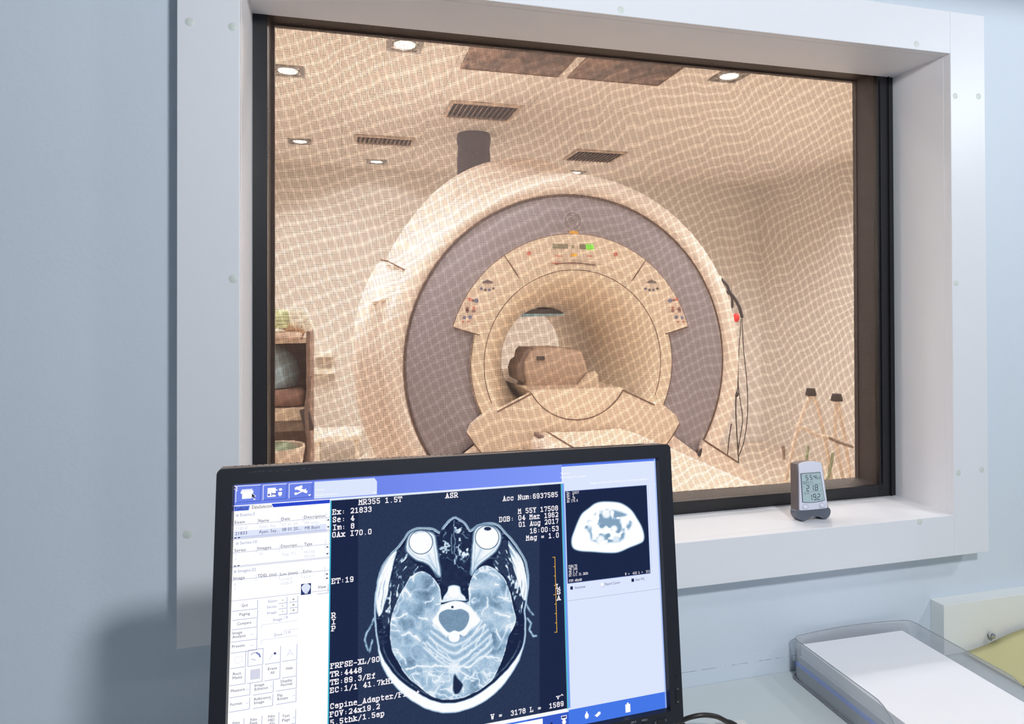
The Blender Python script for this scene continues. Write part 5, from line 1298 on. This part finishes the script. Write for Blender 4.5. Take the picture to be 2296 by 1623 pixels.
RY = Matrix.Rotation(math.pi / 2, 4, 'X')      # polygon (x, z) -> (x, 0, z), extrusion towards -y
b = nb(); prism(b, tpoly(.012, .122, .0), -.012, .010, M=TM @ RY, bev=.005); obj('housing', b, side_m, th, 40)
b = nb(); prism(b, tpoly(.022, .1225, .0035), .009, .0135, M=TM @ RY, bev=.0025); face = obj('front_shell', b, silver, th, 40)
b = nb(); prism(b, [tuple(q) for q in smooth_closed([(-.039, .024), (-.0425, .018), (-.041, .010), (-.034, .002), (-.025, 0), (-.016, .0045), (0, .0085), (.016, .0045), (.025, 0), (.034, .002), (.041, .010), (.0425, .018), (.039, .024), (.020, .0225), (0, .0218), (-.020, .0225)], 4)], -.010, .0135, M=TM @ RY, bev=.002); obj('foot', b, dgrey, th, 40)
LCDP = [(-.0262, .101), (.0218, .101), (.0275, .0415), (.014, .0395), (0, .039), (-.014, .0395), (-.0268, .0415)]
b = nb(); prism(b, [(x * 1.06, .0705 + (z - .0705) * 1.04) for x, z in LCDP], .0132, .0142, M=TM @ RY); obj('screen_surround', b, mat('surround_dark', rgb(84, 90, 112), .4), face)
b = nb(); prism(b, LCDP, .0141, .0147, M=TM @ RY); lcd = obj('lcd_display', b, mat('lcd_grey_green', rgb(176, 196, 200), .3), face)
SEG = {'0': 'abcdef', '1': 'bc', '2': 'abged', '3': 'abgcd', '4': 'fgbc', '5': 'afgcd', '8': 'abcdefg', '9': 'abcdfg', 'm': 'aefbc', 'C': 'adef', 'F': 'aefg'}
sg = Flat(); sg.z = .0149
DK = (0, 0, 0)


def digit(ch, x, z, w_, h, t):
    pos = {'a': ((0, 1), (1, 1)), 'b': ((1, 1), (1, .5)), 'c': ((1, .5), (1, 0)), 'd': ((0, 0), (1, 0)), 'e': ((0, .5), (0, 0)), 'f': ((0, 1), (0, .5)), 'g': ((0, .5), (1, .5))}
    for s_ in SEG.get(ch, ''):
        (a0, b0), (a1, b1) = pos[s_]; dx, dz = (a1 - a0) * w_, (b1 - b0) * h; L = math.hypot(dx, dz); g_ = t * .75 / L
        sg.line((x + (a0 + (a1 - a0) * g_) * w_, z + (b0 + (b1 - b0) * g_) * h), (x + (a1 - (a1 - a0) * g_) * w_, z + (b1 - (b1 - b0) * g_) * h), t, DK)


def tpt(px, py):
    """zoomed-view position on the display -> face coordinates"""
    u = (px - 690) / (1095 - 690 + (py - 400) * .03); return 0


for ch, x in (('5', -.0155), ('5', -.0050), ('4', .0050)): digit(ch, x, .0875, .0052, .0095, .0013)
for ch, x in (('5', .0125), ('3', .0175)): digit(ch, x, .0875, .003, .0048, .0007)
for i, ch in enumerate('m02411'): digit(ch, -.0245 + i * .0042 + (.001 if ch == '1' else 0), .0795, .0026, .0048, .0006)
for ch, x in (('2', -.0155), ('1', -.0050), ('8', .0065)): digit(ch, x, .0640, .0062, .0112, .0014)
for ch, x in (('1', -.0105), ('9', .0000), ('2', .0105)): digit(ch, x, .0435, .0062, .0120, .0014)
for x, z in ((.0055, .0638), (.0085, .0433)): sg.rect(x - .0008, z - .0006, x + .0006, z + .0010, DK)
digit('F', -.0235, .071, .0012, .002, .0004); digit('C', .0205, .0625, .0012, .0022, .0004); digit('C', .0222, .0432, .0016, .0026, .0005)
for z in (.0775, .0615): sg.rect(-.024, z, .0215, z + .0003, DK)
for x, z in ((.0185, .0742), (.0205, .0542)): sg.rect(x, z, x + .0012, z + .0012, DK)
for x in (-.0225, -.0150): sg.rect(x, .0575, x + .005, .0582, DK); sg.rect(x, .0592, x + .003, .0598, DK)
so = sg.build('lcd_figures', mat('lcd_ink', rgb(46, 56, 84), .5), lcd)
for v in so.data.vertices: v.co = (TM @ v.co)
for x in (-.0215, .0215):
    b = nb(); lathe(b, [(1e-4, .0028), (.0035, .0024), (.0055, .0012), (.0060, 0)], 24, TM @ Matrix.Translation((x, -.0135, .0300)) @ RY @ Matrix.Diagonal((1.12, .85, 1, 1))); bt = obj('button', b, silver, face, True)
    b = nb(); tube(b, [TM @ Vector((x + .0075 * math.cos(t), -.0137, .0300 + .0056 * math.sin(t))) for t in np.linspace(0, 2 * math.pi, 29)[:-1]], .0003, 5, closed=True); obj('button_ring', b, mat('ring_grey', rgb(160, 164, 180), .5), face)
    b = nb()
    for k in range(3): box(b, x - .002 + k * .0016, x - .001 + k * .0016, -.01365, -.0134, .0378, .0383, M=TM)
    obj('button_caption', b, mat('ring_grey', rgb(160, 164, 180), .5), face)

# ------------------------------------------------------------------ letter tray with paper
XA, XB, YA, ZR = .932, 1.238, .034, .802
tr = thing('letter_tray', 'smoky clear plastic letter tray with rounded rim on the desk', 'letter tray', ((XA + XB) / 2, -.15, ZD))
smoke = mat('smoky_acrylic', rgb(206, 210, 214), .12, trans=0.0, alpha=.34, spec=.6)
cxT, cyT = (XA + XB) / 2, -.15


def tray_outline(inset, yfront=-.36):
    x0, x1, y1 = XA + inset - cxT, XB - inset - cxT, YA - inset - cyT; r = .018 - min(inset, .01)
    P_ = [(x0, yfront - cyT)] + [(x0 + r - r * math.cos(t), y1 - .004 - r + r * math.sin(t)) for t in np.linspace(0, math.pi / 2, 7)]
    P_ += [(lerp(x0 + r, x1 - r, t), y1 - .004 + .010 * math.sin(math.pi * t)) for t in np.linspace(.1, .9, 9)]
    P_ += [(x1 - r + r * math.sin(t), y1 - .004 - r + r * math.cos(t)) for t in np.linspace(0, math.pi / 2, 7)] + [(x1, yfront - cyT)]
    return P_


def rim_z(y): return ZR - ZD - .055 * smooth01((-.20 - (y + cyT)) / .10)       # the sides dip towards the front


b = nb(); O_, I_ = tray_outline(0), tray_outline(.0022)
def subdiv(P_): 
    out = []
    for i in range(len(P_) - 1):
        n = max(1, int(math.dist(P_[i], P_[i + 1]) / .012))
        for k in range(n): out.append((lerp(P_[i][0], P_[i + 1][0], k / n), lerp(P_[i][1], P_[i + 1][1], k / n)))
    return out + [P_[-1]]


O_ = subdiv(O_); I_ = [(p[0] * (1 - .0022 / .157), p[1] - (.0022 if p[1] > .14 else 0)) for p in O_]
ro = [(b.verts.new((o_[0], o_[1], 0.002)), b.verts.new((o_[0], o_[1], rim_z(o_[1]))), b.verts.new((i_[0], i_[1], rim_z(o_[1]))), b.verts.new((i_[0], i_[1], 0.002))) for o_, i_ in zip(O_, I_)]
for i in range(len(ro) - 1):
    for k in range(4): b.faces.new((ro[i][k], ro[i + 1][k], ro[i + 1][(k + 1) % 4], ro[i][(k + 1) % 4]))
b.faces.new(ro[0]); b.faces.new(ro[-1][::-1])
obj('tray_wall', b, smoke, tr, 40)
b = nb(); prism(b, [(p[0] * 1.02, p[1] + (.004 if p[1] > .14 else 0)) for p in O_], 0, .002); obj('tray_floor', b, mat('smoky_acrylic_floor', rgb(150, 154, 162), .3), tr)
b = nb(); tube(b, [(p[0], p[1], rim_z(p[1])) for p in O_], .0008, 8); obj('rim', b, mat('smoky_rim', rgb(150, 156, 164), .15, alpha=.8), tr, True)
b = nb(); tube(b, [(p[0] * 1.015, p[1] + (.003 if p[1] > .14 else 0), .003) for p in O_], .002, 8); obj('base_lip', b, mat('smoky_lip', rgb(120, 122, 130), .3), tr, True)
paper = mat('paper_white', rgb(236, 236, 240), .7)
def sheetpile(name, label, cat, x0, x1, y0, y1, z0, z1, m, rz=0.0, group=None):
    b_ = nb(); M = Matrix.Rotation(rz, 4, 'Z'); box(b_, -(x1 - x0) / 2, (x1 - x0) / 2, -(y1 - y0) / 2, (y1 - y0) / 2, 0, z1 - z0, bev=.0008, M=M)
    o_ = obj(name, b_, m, None); o_.location = ((x0 + x1) / 2, (y0 + y1) / 2, z0); return tag(o_, label, cat, group)


sheetpile('folder_stack', 'dark grey folder pile lying in the bottom of the smoky letter tray', 'folders', XA + .006, XB - .006, -.335, .024, ZD + .0025, ZD + .026, mat('folder_dark_grey', rgb(120, 124, 134), .6))
fb = sheetpile('plastic_folder', 'bright blue plastic folder under the white paper in the letter tray', 'folder', XA + .005, XB - .005, -.335, .025, ZD + .0265, ZD + .0325, mat('folder_blue', rgb(0, 112, 250), .35))
sheetpile('folder_stack', 'pale grey folders between the blue folder and the white paper', 'folders', XA + .009, XB - .009, -.335, .021, ZD + .033, ZD + .047, mat('folder_pale', rgb(190, 194, 202), .6))
sheetpile('paper_stack', 'white blank paper stack filling the top of the letter tray', 'paper', XA + .014, XB - .033, -.37, .022, ZD + .0475, ZD + .069, paper, math.radians(-1.0))

# ------------------------------------------------------------------ white wall box with steel pin and yellow sleeve
bxm = mat('white_board_gloss', rgb(228, 230, 228), .35)
wbx = thing('wall_board', 'thick white board fixed to the blue wall above the desk, beside the letter tray', 'board', (1.64, YW, .70))
b = nb(); box(b, -.322, .40, -.036, 0, .0005 + ZD - .70, .131, bev=.001); obj('board', b, bxm, wbx)
pn = on_y(2225, 1425, YW - .045); b = nb(); bmesh.ops.create_uvsphere(b, u_segments=24, v_segments=14, radius=.0072); bmesh.ops.translate(b, verts=b.verts, vec=(pn[0] - 1.64, -.044, pn[2] - .70)); obj('steel_knob', b, mat('chrome', rgb(210, 212, 214), .08, metal=1.0), wbx, True)
b = nb(); cyl(b, .003, 0, .012, 12, AX_Y(pn[0] - 1.64, -.034, pn[2] - .70)); obj('knob_stem', b, mat('chrome', rgb(210, 212, 214), .08, metal=1.0), wbx, True)
yel = mat('yellow_sleeve', rgb(214, 206, 150), .3, spec=.6, alpha=.9)
b = nb(); NX, NY = 16, 12; G_ = []
xs0 = 1.235; gx = [on_y(2165, 1462, YW - .05)[0] + .34 * i / NX for i in range(NX + 1)]
for i in range(NX + 1):
    row = []
    for j in range(NY + 1):
        t = j / NY; topz = lerp(on_y(2165, 1464, YW - .05)[2], on_y(2296, 1412, YW - .05)[2], smooth01(i / 9.0)); zz = lerp(topz, ZD + .004, smooth01(t * 1.35)); yy = YW - .046 - .34 * t ** 1.15
        row.append(b.verts.new((gx[i] - 1.45 - .10 * t * 0, yy + .15, zz - ZD)))
    G_.append(row)
for i in range(NX):
    for j in range(NY): b.faces.new((G_[i][j], G_[i + 1][j], G_[i + 1][j + 1], G_[i][j + 1]))
o = obj('document_sleeve', b, yel, None, True); o.location = (1.45, -.15, ZD); sm = o.modifiers.new('thickness', 'SOLIDIFY'); sm.thickness = .0012; sm.offset = 1
tag(o, 'pale yellow glossy plastic sleeve leaning against the white board', 'document sleeve')

# ------------------------------------------------------------------ black cable, plug and white box at the desk's front
cabm2 = mat('cable_rubber', rgb(34, 28, 28), .35)


def dpt(px, py, z): return Vector(on_z(px, py, z))


pts = [dpt(1500, 1640, ZD + .03), dpt(1524, 1619, ZD + .035), dpt(1545, 1609, ZD + .045), dpt(1575, 1603, ZD + .050), dpt(1605, 1606, ZD + .045), dpt(1625, 1615, ZD + .035), dpt(1634, 1620, ZD + .028)]
cb = thing('monitor_cable', 'thick black cable arching over the desk behind the monitor corner', 'cable', tuple(pts[3]))
o3 = pts[3].copy()
b = nb(); tube(b, spline([p - o3 for p in pts], 8), .0042, 12); obj('cord', b, cabm2, cb, True)
d_ = (pts[-1] - pts[-2]).normalized(); b = nb(); tube(b, [pts[-1] - o3 - d_ * .004, pts[-1] - o3 + d_ * .004, pts[-1] - o3 + d_ * .012, pts[-1] - o3 + d_ * .030], [.0048, .0062, .0066, .0066], 14); obj('plug', b, cabm2, cb, True)
pts = [dpt(1500, 1632, ZD + .012), dpt(1516, 1618, ZD + .02), dpt(1532, 1624, ZD + .02), dpt(1550, 1640, ZD + .01)]
cb2 = thing('monitor_cable', 'short second black cable at the lower monitor corner', 'cable', tuple(pts[1])); b = nb(); tube(b, spline([p - pts[1] for p in pts], 8), .0035, 10); obj('cord', b, cabm2, cb2, True)
# white plastic box with a raised corner (its edge just enters the view)
q0 = on_z(1577, 1622, ZD + .022); q1 = on_z(1668, 1611, ZD + .022)
b = nb(); L_ = math.dist(q0[:2], q1[:2]); an = math.atan2(q1[1] - q0[1], q1[0] - q0[0])
box(b, 0, L_, -.12, 0, 0, .022, bev=.003); o = obj('telephone_base', b, mat('ivory_plastic', rgb(232, 230, 224), .4), None, 40); o.location = (q0[0], q0[1], ZD); o.rotation_euler = (0, 0, an); tag(o, 'ivory plastic device edge lying on the desk near the cable plug', 'device')
q0 = on_z(1500, 1621, ZD + .004); b = nb(); box(b, -.06, .0, -.10, 0, 0, .004, bev=.001); o = obj('paper_sheet', b, paper, None); o.location = (q0[0] + .035, q0[1] + .005, ZD); tag(o, 'small white paper lying on the desk just under the monitor corner', 'paper')

# ------------------------------------------------------------------ control-room lamps
for x, y, pw, sz, sp, l in ((.58, -1.66, 3.7, .09, True, 'cool round ceiling lamp of the control room farther from the window'), (2.30, -.94, 1.1, .08, True, 'cool round ceiling lamp of the control room near the side wall')):
    downlight(x, y, ZC_CONTROL, P_CONTROL * pw, COOL, l, None, lamp_glow_c, spot=sp, size=sz, angle=180, blend=0)
